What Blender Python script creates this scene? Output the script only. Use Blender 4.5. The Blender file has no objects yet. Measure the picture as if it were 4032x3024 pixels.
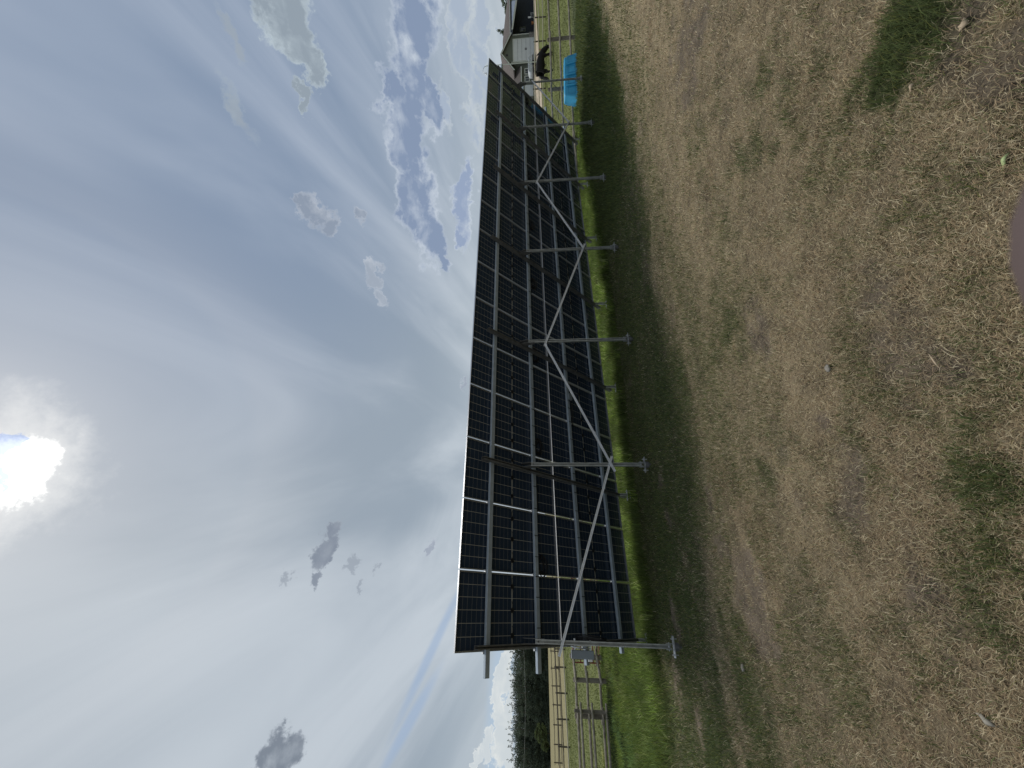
import bpy, math, random
import numpy as np
from mathutils import Vector, Matrix
random.seed(7); RNG = np.random.default_rng(11)
sc = bpy.context.scene
COL = sc.collection
rad = math.radians

# ------------------------------------------------------------------ camera pose (solved from the array's known module pitch)
FPX = 1621.8
YAW, PITCH, ROLL = 0.5164, 0.0909, -0.0168
CAM = Vector((0.4029, -10.4553, 2.0286))
Fv = Vector((math.sin(YAW)*math.cos(PITCH), math.cos(YAW)*math.cos(PITCH), math.sin(PITCH)))
R0 = Vector((math.cos(YAW), -math.sin(YAW), 0)); U0 = R0.cross(Fv)
Rv = R0*math.cos(ROLL) + U0*math.sin(ROLL)
Uv = -R0*math.sin(ROLL) + U0*math.cos(ROLL)

def ray(X, Y):                       # photo pixel (4032 x 3024) -> direction with unit depth
    return Fv + Rv*((3024-Y-1512)/FPX) + Uv*((2016-X)/FPX)
def at(X, Y, d): return CAM + ray(X, Y)*d

# ------------------------------------------------------------------ terrain
GP = np.array([(0.06,-2.47,0.0),(3.06,-2.47,.08),(6.06,-2.47,.08),(9.06,-2.47,.12),(12.06,-2.47,.17),(15.06,-2.47,.34),(18.06,-2.47,.53),
 (0.06,-.27,-.02),(3.06,-.27,.06),(6.06,-.27,.06),(9.06,-.27,.07),(12.06,-.27,.17),(18.06,-.27,.45),
 (-2.72,9.15,-.02),(-1.6,9.06,0.0),(-1.0,10.3,.04),(24.1,-1.48,.57),(21.4,-.9,.56),(38.,5.2,1.33),(12.,5.,.2),
 (0.4,-10.5,.33),(-4,-7,.18),(6,-9,.25),(14,-9,.4),(24,-10,.7),(-12,-14,.1),(10,-22,.5),(-10,2,-.1),
 (-4.3,45.,.72),(-6.7,46.5,.62),(-11.,44.9,.52),(-6.5,68.9,1.3),(-11.2,69.,1.1),(-16.5,73.7,1.05),
 (-9.8,168.,4.2),(-45.,188.,3.85),(62.,20.,3.0),(70.,-10.,3.2),(60,60,3.2),(30,45,1.6),(60,160,5.),(120,60,5.),(-60,60,.9),(-60,-40,.2),(40,-50,1.2),(-110,150,3.2),(0,320,5.),(230,0,5.5),(0,-250,1.0),(-250,0,1.0)])
hp = [at(2103, 100, 58), at(2103, 260, 58), at(2103, 400, 58), at(2102, 100, 62), at(2102, 400, 64), at(2150, 66, 42), at(2150,160,42), at(2152,389,42), at(2118,200,54)]
GP = np.vstack([GP, np.array([tuple(p) for p in hp])])
def _phi(r2): return np.where(r2 > 1e-9, 0.5*r2*np.log(r2+1e-12), 0)
_d2 = ((GP[:,None,:2]-GP[None,:,:2])**2).sum(-1)
_n = len(GP); _A = np.zeros((_n+3,_n+3)); _A[:_n,:_n] = _phi(_d2)+np.eye(_n)*0.05
_A[:_n,_n:] = np.c_[np.ones(_n), GP[:,:2]]; _A[_n:,:_n] = _A[:_n,_n:].T
_w = np.linalg.solve(_A, np.r_[GP[:,2],0,0,0])
def gz_np(x, y):
    x = np.asarray(x, float).ravel(); y = np.asarray(y, float).ravel(); out = np.empty_like(x)
    for i in range(0, len(x), 60000):
        a = x[i:i+60000]; b = y[i:i+60000]
        r = np.hypot(a, b); s = np.where(r > 260, 260/np.maximum(r,1), 1); a2 = a*s; b2 = b*s
        d2 = (a2[:,None]-GP[:,0])**2 + (b2[:,None]-GP[:,1])**2
        out[i:i+60000] = _phi(d2)@_w[:_n] + _w[_n] + _w[_n+1]*a2 + _w[_n+2]*b2
    return out
def gz(x, y): return float(gz_np([x],[y])[0])
def onground(X, Y):
    r = ray(X, Y); lo = 0.5
    for k in range(4000):
        p = CAM + r*lo
        if p.z < gz(p.x, p.y): break
        lo *= 1.01
    return CAM + r*lo

# ------------------------------------------------------------------ numpy value noise
def _h(ix, iy, s):
    n = (ix.astype(np.int64)*374761393 + iy.astype(np.int64)*668265263 + s*1442695041) & 0xffffffff
    n = ((n ^ (n >> 13))*1274126177) & 0xffffffff
    return ((n ^ (n >> 16)) & 0xffff)/65535.0
def vn(x, y, s):
    ix = np.floor(x); iy = np.floor(y); fx = x-ix; fy = y-iy
    fx = fx*fx*(3-2*fx); fy = fy*fy*(3-2*fy)
    a = _h(ix,iy,s); b = _h(ix+1,iy,s); c = _h(ix,iy+1,s); d = _h(ix+1,iy+1,s)
    return (a*(1-fx)+b*fx)*(1-fy) + (c*(1-fx)+d*fx)*fy
def fbm(x, y, s, o=4):
    t = 0; a = .5; n = 0
    for k in range(o):
        t = t + a*vn(x, y, s+k*17); n += a; x = x*2.03+13.1; y = y*2.03+7.7; a *= .5
    return t/n
def sst(a, b, x):
    t = np.clip((x-a)/(b-a), 0, 1); return t*t*(3-2*t)

# local patches picked in the photograph: (px, py, radius m, green amount)
PATCH = []
for X, Y, rr, v in [(3600,120,.34,1.0),(3700,60,.30,1.0),(3480,300,.26,.9),(3560,210,.24,.9),(3040,1880,.3,.7),(3940,1980,.3,.35),(3900,1780,.25,.2),
                    (3000,560,.5,.25),(3120,330,.6,.25),(2990,760,.5,.2),(2890,1400,.4,.4),(3330,2600,.7,.45),(2980,2700,.9,.5),(3700,2480,.35,.5),(3760,2250,.3,.4),(2850,2950,.8,.5),
                    (3230,1180,.25,-.5),(3150,1380,.35,-.6),(3200,1560,.35,-.7),(3100,1950,.25,-.6),(2900,2050,.5,-.7),(2960,2300,.6,-.7),(2700,2200,.5,-.6),(2780,2700,.5,-.5)]:
    p = onground(X, Y); PATCH.append((p.x, p.y, rr, v))
DIRT = []
for X, Y, rr in [(2680,2520,.30),(2650,2400,.28),(2660,2640,.35),(2600,1890,.22),(2640,2060,.2),(2860,2150,.35),(2980,2380,.4),(2760,2860,.28),(3000,1300,.25),(2740,100,.6),(2700,250,.6),(2810,1990,.25),(3350,1900,.2),(3550,1250,.3),(3650,2350,.3),(3900,300,.3)]:
    p = onground(X, Y); DIRT.append((p.x, p.y, rr))

def cover(x, y):
    """greenness, dirt, dryness tint, tallness at ground points"""
    x = np.asarray(x, float); y = np.asarray(y, float)
    n1 = fbm(x*.55+3, y*.8, 1); n2 = fbm(x*1.7, y*2.3, 5); n3 = fbm(x*5, y*5, 9, 3); n4 = fbm(x*.18, y*.25, 31)
    # dry lawn with faint mown streaks along x
    g = sst(.50, .74, n1*.45+n2*.35+n3*.2)*.32 + .13*sst(.4,.7,n3)
    # greener towards and below the array
    edge = -5.9 + (n1-.5)*2.4 - .03*x + .9*(x < 3)*(3-x)*.25
    g = np.maximum(g, sst(0, 1.8, y-edge)*(.55+.5*n2))
    g = np.maximum(g, sst(-1.25, -.55, y + (n2-.5)*.8))
    g = np.maximum(g, sst(13.5, 17.5, x + (n1-.5)*4)*sst(-6.6, -5.2, y+(n2-.5)*1.5)*.95)
    g = np.maximum(g, sst(6, 11, x + (n1-.5)*3)*sst(-5.7, -4.9, y+(n2-.5)*1.2+.03*(x-10)))
    g = np.maximum(g, (.12+.28*sst(.3,.75,fbm(x*.3+2, y*1.9, 421, 4)))*sst(-8.0, -5.8, y+.04*x+(n1-.5)))
    for px, py, rr, v in PATCH:
        m = np.clip(1-np.hypot(x-px, (y-py))/rr + (n3-.5)*2.0 + (n2-.5)*1.2, 0, 1); g = g + v*.72*sst(0,.9,m)
    d = sst(.58, .80, fbm(x*.9+40, y*1.3+9, 21)*.6+n3*.4)*.45
    for px, py, rr in DIRT:
        m = np.clip(1.1-np.hypot((x-px)*.7, (y-py)*1.2)/rr + (n3-.5)*2.2 + (n2-.5)*1.2, 0, 1); d = np.maximum(d, .75*sst(0,.9,m))
    d = d*(1-sst(-.9,-.2,y))
    g = np.clip(g, 0, 1)*(1-d*.85)
    tall = sst(-1.15, -.45, y + (n2-.5)*.9)*(1-sst(2.5, 8, y)*.55)
    tall = np.maximum(tall, .6*sst(8.0, 13, x)*sst(-5.6,-4.6,y+(n2-.5)))
    return g, d, n1, n2, n3, n4, tall
def gcol(x, y, cov=None, bare=False):
    g, d, n1, n2, n3, n4, tall = cov if cov is not None else cover(x, y)
    r = np.hypot(x-CAM.x, y-CAM.y)
    def C(*c): return np.array(c)[None,:]
    e = lambda a: np.asarray(a)[:,None]
    dry = C(.365,.290,.182)*e(.8+.4*n2)*(1+e((fbm(x*.30+2, y*3.4, 401, 4)-.5)*.6*sst(-8.8,-6.5,y))) ; dry = dry*(1-e(sst(.5,.72,n4+.25*(n3-.5))))+C(.300,.232,.146)*e(sst(.5,.72,n4+.25*(n3-.5)))
    red = sst(.62,.8,fbm(x*1.1+9, y*1.1-4, 77)); dry = dry*(1-e(red*.45))+C(.20,.128,.072)*e(red*.45)
    green = C(.092,.110,.046)*e(.7+.6*n2)
    soil = C(.190,.152,.118)*e(.75+.5*n3)
    c = dry*(1-e(g))+green*e(g)
    c = c*(1-e(d))+soil*e(d)
    # lush strip, pasture, far hay field
    lush = sst(-1.0, 0, y)[:,None]
    c = c*(1-lush)+lush*(C(.125,.168,.040)*e(.15+1.7*sst(.25,.75,fbm(x*1.5+4,y*1.3,333,4)))*(1+.5*(e(sst(.55,.7,n1))*C(.9,.15,.3)))*(1-e(sst(.5,.7,n1))*.25))
    # pasture starts past the rail fence line
    fl = sst(0, 2, (x+1.0)*.4245+(y-10.3)*.9054)
    past = C(.138,.155,.048)*e(.6+.8*n1)
    fl = fl[:,None]*e(np.ones_like(x)); c = c*(1-fl)+past*fl
    hay = (sst(48, 58, y-.1*x)*(1-sst(20,40,x)))[:,None]
    c = c*(1-hay)+C(.265,.232,.118)*e(.85+.3*n2)*hay
    under = (1-.42*sst(14, 5, r))[:,None] if bare else 1.0     # shade in the gaps below near blades, painted into the ground colour
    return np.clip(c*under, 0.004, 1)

# ------------------------------------------------------------------ materials
def nmat(name):
    m = bpy.data.materials.new(name); m.use_nodes = True
    nt = m.node_tree; b = nt.nodes['Principled BSDF']; return m, nt, b
def mat(name, col, rough=.7, metal=0, noise=0, scale=8, bump=0, spec=.4, stretch=None, col2=None):
    m, nt, b = nmat(name); N = nt.nodes; L = nt.links
    b.inputs['Roughness'].default_value = rough; b.inputs['Metallic'].default_value = metal
    b.inputs['Specular IOR Level'].default_value = spec
    b.inputs['Base Color'].default_value = (*col, 1)
    if noise or bump:
        tc = N.new('ShaderNodeTexCoord'); mp = N.new('ShaderNodeMapping'); L.new(tc.outputs['Object'], mp.inputs['Vector'])
        if stretch: mp.inputs['Scale'].default_value = stretch
        nz = N.new('ShaderNodeTexNoise'); nz.inputs['Scale'].default_value = scale; nz.inputs['Detail'].default_value = 6
        L.new(mp.outputs[0], nz.inputs['Vector'])
        if noise:
            mx = N.new('ShaderNodeMix'); mx.data_type = 'RGBA'
            c2 = col2 or tuple(c*(1-noise) for c in col)
            mx.inputs[6].default_value = (*c2, 1); mx.inputs[7].default_value = (*[min(1,c*(1+noise)) for c in col], 1)
            cr = N.new('ShaderNodeMapRange'); cr.inputs[1].default_value = .3; cr.inputs[2].default_value = .7
            L.new(nz.outputs[0], cr.inputs[0]); L.new(cr.outputs[0], mx.inputs[0]); L.new(mx.outputs[2], b.inputs['Base Color'])
        if bump:
            bp = N.new('ShaderNodeBump'); bp.inputs['Strength'].default_value = bump; bp.inputs['Distance'].default_value = .02
            L.new(nz.outputs[0], bp.inputs['Height']); L.new(bp.outputs[0], b.inputs['Normal'])
    return m
M = {}
M['galv'] = mat('galvanised_steel', (.52,.54,.56), .42, .45, .18, 14, 0.05)
M['alu'] = mat('aluminium', (.68,.70,.73), .38, .5, .08, 10)
M['purlin'] = mat('purlin_steel', (.38,.44,.50), .45, .2, .12, 9, .04)
M['rafter'] = mat('shaded_steel', (.17,.17,.165), .5, .4, .25, 11, .05)  # shadow behind the panels put into the steel as a darker grey
M['post'] = mat('post_steel', (.36,.37,.35), .45, .45, .25, 12, .05)
M['frame'] = mat('panel_frame_aluminium', (.50,.51,.53), .36, .85, .06, 10)
M['plate'] = mat('zinc_plate', (.50,.51,.52), .4, .85, .25, 20)
M['pile'] = mat('pile_steel', (.13,.13,.13), .6, .6, .3, 20)
M['black'] = mat('black_plastic', (.012,.012,.014), .45)
M['box'] = mat('grey_enamel', (.20,.23,.25), .45, 0, .06, 6)
M['white'] = mat('white_paint', (.74,.74,.72), .5, 0, .06, 4)
M['wood'] = mat('weathered_wood', (.20,.175,.14), .85, 0, .45, 5, .5, .2, (1,1,.25))
M['rail'] = mat('peeled_rail_wood', (.27,.24,.19), .85, 0, .4, 6, .4, .2)
M['rail_far'] = mat('dark_rail_wood', (.115,.095,.072), .9, 0, .35, 4)
M['cream'] = mat('new_rail_wood', (.50,.45,.33), .8, 0, .15, 2)
M['blue'] = mat('blue_plastic', (.035,.33,.56), .42, 0, .18, 3, .05)
M['horse'] = mat('horse_coat', (.006,.004,.0035), .85, 0, .4, 3)
M['hair'] = mat('horse_hair', (.008,.006,.006), .6)
M['bark'] = mat('bark', (.09,.07,.05), .9, 0, .4, 6, .5)
M['siding'] = mat('green_grey_siding', (.135,.15,.12), .75, 0, .05, 3)
M['shingle'] = mat('brown_shingles', (.115,.098,.090), .9, 0, .3, 9, .3)
M['trim'] = mat('pale_trim', (.55,.57,.52), .6, 0, .05, 3)
M['door'] = mat('garage_door_paint', (.62,.64,.64), .5, 0, .05, 2)
M['darkwall'] = mat('dark_blue_siding', (.018,.024,.036), .7, 0, .2, 3)
M['metalroof'] = mat('grey_roof_metal', (.30,.34,.40), .45, .3, .08, 3)
M['stone'] = mat('ledge_stone', (.20,.19,.17), .85, 0, .5, 7, .4)
M['glass'] = mat('window_glass', (.03,.04,.045), .08)
M['red'] = mat('red_paint', (.42,.025,.02), .4)
M['orange'] = mat('clay', (.40,.17,.06), .7)
M['silver'] = mat('silver_tarp', (.42,.45,.47), .45, .3, .25, 5, .4)
M['skin'] = mat('skin', (.092,.066,.063), .55, 0, .15, 60, .1)
M['gate'] = mat('red_gate_paint', (.22,.02,.02), .5)
M['soffit'] = mat('soffit', (.05,.045,.055), .8)
M['leafdry'] = mat('dry_leaf', (.40,.31,.21), .7, 0, .2, 40)
M['leafgreen'] = mat('pale_green_leaf', (.36,.44,.20), .6, 0, .2, 40)
M['paper'] = mat('pale_scrap', (.24,.22,.18), .7, 0, .2, 30)
M['rock'] = mat('stone_grey', (.24,.22,.19), .9, 0, .4, 12, .4)
M['gravel'] = mat('gravel', (.42,.35,.26), .95, 0, .25, 3, .2)
M['wire'] = mat('wire', (.35,.36,.36), .5, .5)

def attr_mat(name, transl=0.0, rough=.9, bumpy=False, spec=.2):
    m, nt, b = nmat(name); N = nt.nodes; L = nt.links
    a = N.new('ShaderNodeAttribute'); a.attribute_name = 'Col'
    b.inputs['Roughness'].default_value = rough; b.inputs['Specular IOR Level'].default_value = spec
    src = a.outputs['Color']
    if bumpy:
        tc = N.new('ShaderNodeTexCoord')
        nz = N.new('ShaderNodeTexNoise'); nz.inputs['Scale'].default_value = 38; nz.inputs['Detail'].default_value = 8; nz.inputs['Roughness'].default_value = .75
        L.new(tc.outputs['Object'], nz.inputs['Vector'])
        nz2 = N.new('ShaderNodeTexNoise'); nz2.inputs['Scale'].default_value = 4.5; nz2.inputs['Detail'].default_value = 8; nz2.inputs['Roughness'].default_value = .7
        L.new(tc.outputs['Object'], nz2.inputs['Vector'])
        ad = N.new('ShaderNodeMath'); ad.operation = 'ADD'; L.new(nz.outputs[0], ad.inputs[0]); L.new(nz2.outputs[0], ad.inputs[1])
        mr = N.new('ShaderNodeMapRange'); mr.inputs[1].default_value = .75; mr.inputs[2].default_value = 1.25; mr.inputs[3].default_value = .38; mr.inputs[4].default_value = 1.42
        L.new(ad.outputs[0], mr.inputs[0])
        mx = N.new('ShaderNodeVectorMath'); mx.operation = 'SCALE'; L.new(src, mx.inputs[0]); L.new(mr.outputs[0], mx.inputs['Scale'])
        src = mx.outputs[0]
        bp = N.new('ShaderNodeBump'); bp.inputs['Strength'].default_value = .8; bp.inputs['Distance'].default_value = .03
        L.new(ad.outputs[0], bp.inputs['Height']); L.new(bp.outputs[0], b.inputs['Normal'])
    L.new(src, b.inputs['Base Color'])
    if transl:
        t = N.new('ShaderNodeBsdfTranslucent'); L.new(src, t.inputs['Color'])
        ms = N.new('ShaderNodeMixShader'); ms.inputs[0].default_value = transl
        L.new(b.outputs[0], ms.inputs[1]); L.new(t.outputs[0], ms.inputs[2])
        L.new(ms.outputs[0], N['Material Output'].inputs['Surface'])
    return m
M['ground'] = attr_mat('turf_ground', 0, .95, True)
M['blade'] = attr_mat('grass_blades', .30, .8)
M['leaf'] = attr_mat('leaves', .35, .75)

# solar cell sheet
def cell_material():
    m, nt, b = nmat('bifacial_cells'); N = nt.nodes; L = nt.links
    tc = N.new('ShaderNodeTexCoord'); sp = N.new('ShaderNodeSeparateXYZ'); L.new(tc.outputs['Object'], sp.inputs[0])
    def mth(op, a, b_=None, c=None):
        n = N.new('ShaderNodeMath'); n.operation = op
        for i, v in enumerate((a, b_, c)):
            if v is None: continue
            if isinstance(v, (int, float)): n.inputs[i].default_value = v
            else: L.new(v, n.inputs[i])
        return n.outputs[0]
    fx = mth('FRACT', mth('DIVIDE', mth('SUBTRACT', sp.outputs[0], .018), .183))
    dx = mth('MULTIPLY', mth('MINIMUM', fx, mth('SUBTRACT', 1.0, fx)), .183)
    ys = mth('ABSOLUTE', mth('SUBTRACT', sp.outputs[1], 1.139))
    fy = mth('FRACT', mth('DIVIDE', mth('SUBTRACT', ys, .009), .0925))
    dy = mth('MULTIPLY', mth('MINIMUM', fy, mth('SUBTRACT', 1.0, fy)), .0925)
    lx = mth('LESS_THAN', dx, .0034); ly = mth('LESS_THAN', dy, .0018); mid = mth('LESS_THAN', ys, .009)
    line = mth('MAXIMUM', mth('MAXIMUM', lx, mth('MULTIPLY', ly, .55)), mid)
    nz = N.new('ShaderNodeTexNoise'); nz.inputs['Scale'].default_value = 1.5; L.new(tc.outputs['Object'], nz.inputs['Vector'])
    c0 = N.new('ShaderNodeMix'); c0.data_type = 'RGBA'; c0.inputs[6].default_value = (.018,.030,.054,1); c0.inputs[7].default_value = (.028,.045,.078,1)
    L.new(nz.outputs[0], c0.inputs[0])
    mx = N.new('ShaderNodeMix'); mx.data_type = 'RGBA'; L.new(line, mx.inputs[0]); L.new(c0.outputs[2], mx.inputs[6])
    mx.inputs[7].default_value = (.42,.41,.37,1)
    L.new(mx.outputs[2], b.inputs['Base Color'])
    b.inputs['Roughness'].default_value = .09; b.inputs['Specular IOR Level'].default_value = .42
    bp = N.new('ShaderNodeBump'); bp.inputs['Strength'].default_value = .03; bp.inputs['Distance'].default_value = .01
    return m
M['cells'] = cell_material()

# ------------------------------------------------------------------ mesh builder
class MB:
    def __init__(s): s.v = []; s.f = []
    def add(s, vs, fs):
        o = len(s.v); s.v += [tuple(v) for v in vs]; s.f += [tuple(i+o for i in f) for f in fs]; return s
    def box(s, x0, x1, y0, y1, z0, z1, mtx=None):
        vs = [Vector((x,y,z)) for x in (x0,x1) for y in (y0,y1) for z in (z0,z1)]
        if mtx is not None: vs = [mtx@v for v in vs]
        return s.add(vs, [(0,1,3,2),(4,6,7,5),(0,4,5,1),(2,3,7,6),(0,2,6,4),(1,5,7,3)])
    def tube(s, pts, r, n=8, cap=True):
        pts = [Vector(p) for p in pts]; rs = r if isinstance(r, (list,tuple)) else [r]*len(pts)
        o = len(s.v); up = None
        for i, p in enumerate(pts):
            t = (pts[min(i+1,len(pts)-1)]-pts[max(i-1,0)]).normalized()
            if up is None: up = Vector((0,0,1)) if abs(t.z) < .9 else Vector((1,0,0))
            a = t.cross(up).normalized(); b = t.cross(a).normalized(); up = b.cross(t) if False else up
            for k in range(n):
                q = 2*math.pi*k/n; s.v.append(tuple(p+(a*math.cos(q)+b*math.sin(q))*rs[i]))
        for i in range(len(pts)-1):
            for k in range(n):
                k2 = (k+1)%n; s.f.append((o+i*n+k, o+i*n+k2, o+(i+1)*n+k2, o+(i+1)*n+k))
        if cap:
            s.f.append(tuple(o+k for k in range(n))[::-1]); s.f.append(tuple(o+(len(pts)-1)*n+k for k in range(n)))
        return s
    def prof(s, pr, P0, P1, A, B):
        """extrude a closed 2D profile [(a,b)] from P0 to P1"""
        P0 = Vector(P0); P1 = Vector(P1); A = Vector(A); B = Vector(B); n = len(pr); o = len(s.v)
        for P in (P0, P1):
            for a, b in pr: s.v.append(tuple(P+A*a+B*b))
        for k in range(n):
            k2 = (k+1)%n; s.f.append((o+k, o+k2, o+n+k2, o+n+k))
        s.f.append(tuple(o+k for k in range(n))[::-1]); s.f.append(tuple(o+n+k for k in range(n)))
        return s
    def build(s, name, m, parent=None, mtx=None, smooth=False, fixn=True):
        me = bpy.data.meshes.new(name); me.from_pydata(s.v, [], s.f); me.materials.append(m)
        if fixn:
            import bmesh
            bm = bmesh.new(); bm.from_mesh(me); bmesh.ops.recalc_face_normals(bm, faces=bm.faces); bm.to_mesh(me); bm.free()
        if smooth:
            for p in me.polygons: p.use_smooth = True
        o = bpy.data.objects.new(name, me); COL.objects.link(o)
        if parent: o.parent = parent
        if mtx is not None: o.matrix_basis = mtx
        return o
def cprof(w, d, t=.004, lip=.014):
    """lipped channel, web at b=0, opening towards +b"""
    return [(-w/2,0),(w/2,0),(w/2,d),(w/2-lip,d),(w/2-lip,d-t),(w/2-t,d-t),(w/2-t,t),(-w/2+t,t),(-w/2+t,d-t),(-w/2+lip,d-t),(-w/2+lip,d),(-w/2,d)]
def empty(name, loc, rz=0):
    o = bpy.data.objects.new(name, None); COL.objects.link(o); o.location = loc; o.rotation_euler.z = rz; o.empty_display_size = .3
    return o
def tag(o, label=None, cat=None, group=None, kind=None):
    if label: o['label'] = label
    if cat: o['category'] = cat
    if group: o['group'] = group
    if kind: o['kind'] = kind
    return o
def bevel(o, w=.01, seg=2):
    b = o.modifiers.new('bevel', 'BEVEL'); b.width = w; b.segments = seg; b.limit_method = 'ANGLE'; return o

# ------------------------------------------------------------------ ground sheet
def make_ground():
    az0 = YAW
    a_f = np.linspace(-1.0, 1.0, 560); a_b = np.linspace(1.0, 2*math.pi-1.0, 70)[1:-1]
    az = np.r_[a_f, a_b] + az0
    rr = [0.0]; r = .6
    while r < 3500: rr.append(r); r *= 1.0135 if r < 260 else 1.06
    rr = np.array(rr); na = len(az); nr = len(rr)
    Rg, Ag = np.meshgrid(rr[1:], az, indexing='ij')
    x = (CAM.x + Rg*np.sin(Ag)).ravel(); y = (CAM.y + Rg*np.cos(Ag)).ravel()
    x = np.r_[CAM.x, x]; y = np.r_[CAM.y, y]
    z = gz_np(x, y); r_ = np.hypot(x-CAM.x, y-CAM.y)
    z += (fbm(x*3, y*3, 51, 3)-.5)*.05*sst(70,20,r_) + (fbm(x*11, y*11, 57, 2)-.5)*.018*sst(30,10,r_)
    cov = cover(x, y)
    z += (cov[2]-.5)*.03
    v = np.c_[x, y, z]
    i = np.arange(nr-2)[:,None]*na + np.arange(na)[None,:] + 1
    j = np.arange(nr-2)[:,None]*na + (np.arange(na)[None,:]+1)%na + 1
    q = np.stack([i, i+na, j+na, j], -1).reshape(-1,4)
    t = np.stack([np.zeros(na,int), np.arange(na)+1, (np.arange(na)+1)%na+1], -1)
    loops = np.r_[q.ravel(), t.ravel()]
    starts = np.r_[np.arange(len(q))*4, len(q)*4+np.arange(len(t))*3]
    tot = np.r_[np.full(len(q),4), np.full(len(t),3)]
    me = bpy.data.meshes.new('ground'); me.vertices.add(len(v)); me.vertices.foreach_set('co', v.ravel())
    me.loops.add(len(loops)); me.loops.foreach_set('vertex_index', loops.astype(np.int32))
    me.polygons.add(len(tot)); me.polygons.foreach_set('loop_start', starts.astype(np.int32)); me.polygons.foreach_set('loop_total', tot.astype(np.int32))
    me.update(calc_edges=True); me.validate()
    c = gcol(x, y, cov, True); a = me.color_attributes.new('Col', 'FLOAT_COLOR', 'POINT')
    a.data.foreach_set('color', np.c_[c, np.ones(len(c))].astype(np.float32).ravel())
    me.polygons.foreach_set('use_smooth', np.ones(len(tot), bool))
    me.materials.append(M['ground']); o = bpy.data.objects.new('ground', me); COL.objects.link(o)
    if me.polygons[1000].normal.z < 0: me.flip_normals()
    tag(o, kind='structure')
    return o
make_ground()

# ------------------------------------------------------------------ grass blades (uncountable: stuff)
def blades(name, label, x, y, h, w, tilt, col, cat='grass'):
    n = len(x); z = gz_np(x, y) + (fbm(x*3, y*3, 51, 3)-.5)*.05 + (cover(x,y)[2]-.5)*.03 - .008
    th = RNG.uniform(0, 2*math.pi, n); dx = np.cos(th); dy = np.sin(th)       # lean direction
    tw = th + math.pi/2 + RNG.normal(0, .5, n); sx = np.cos(tw); sy = np.sin(tw)
    b = np.c_[x, y, z]
    S = np.c_[sx, sy, np.zeros(n)]*(w/2)[:,None]
    t1 = tilt*.55
    p1 = b + np.c_[dx*np.sin(t1), dy*np.sin(t1), np.cos(t1)]*(h*.5)[:,None]
    p2 = p1 + np.c_[dx*np.sin(tilt), dy*np.sin(tilt), np.cos(tilt)]*(h*.5)[:,None]
    V = np.stack([b-S, b+S, p1+S*.75, p1-S*.75, p2], 1).reshape(-1,3)
    base = np.arange(n)*5
    loops = np.stack([base, base+1, base+2, base+3, base+3, base+2, base+4], 1).ravel()
    starts = np.stack([np.arange(n)*7, np.arange(n)*7+4], 1).ravel()
    tot = np.tile([4,3], n)
    me = bpy.data.meshes.new(name); me.vertices.add(len(V)); me.vertices.foreach_set('co', V.ravel())
    me.loops.add(len(loops)); me.loops.foreach_set('vertex_index', loops.astype(np.int32))
    me.polygons.add(len(tot)); me.polygons.foreach_set('loop_start', starts.astype(np.int32)); me.polygons.foreach_set('loop_total', tot.astype(np.int32))
    me.update(calc_edges=True)
    a = me.color_attributes.new('Col', 'FLOAT_COLOR', 'POINT')
    c = np.repeat(np.c_[col, np.ones(n)], 5, 0); a.data.foreach_set('color', c.astype(np.float32).ravel())
    me.materials.append(M['blade']); o = bpy.data.objects.new(name, me); COL.objects.link(o)
    tag(o, label, cat, kind='stuff'); return o

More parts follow.
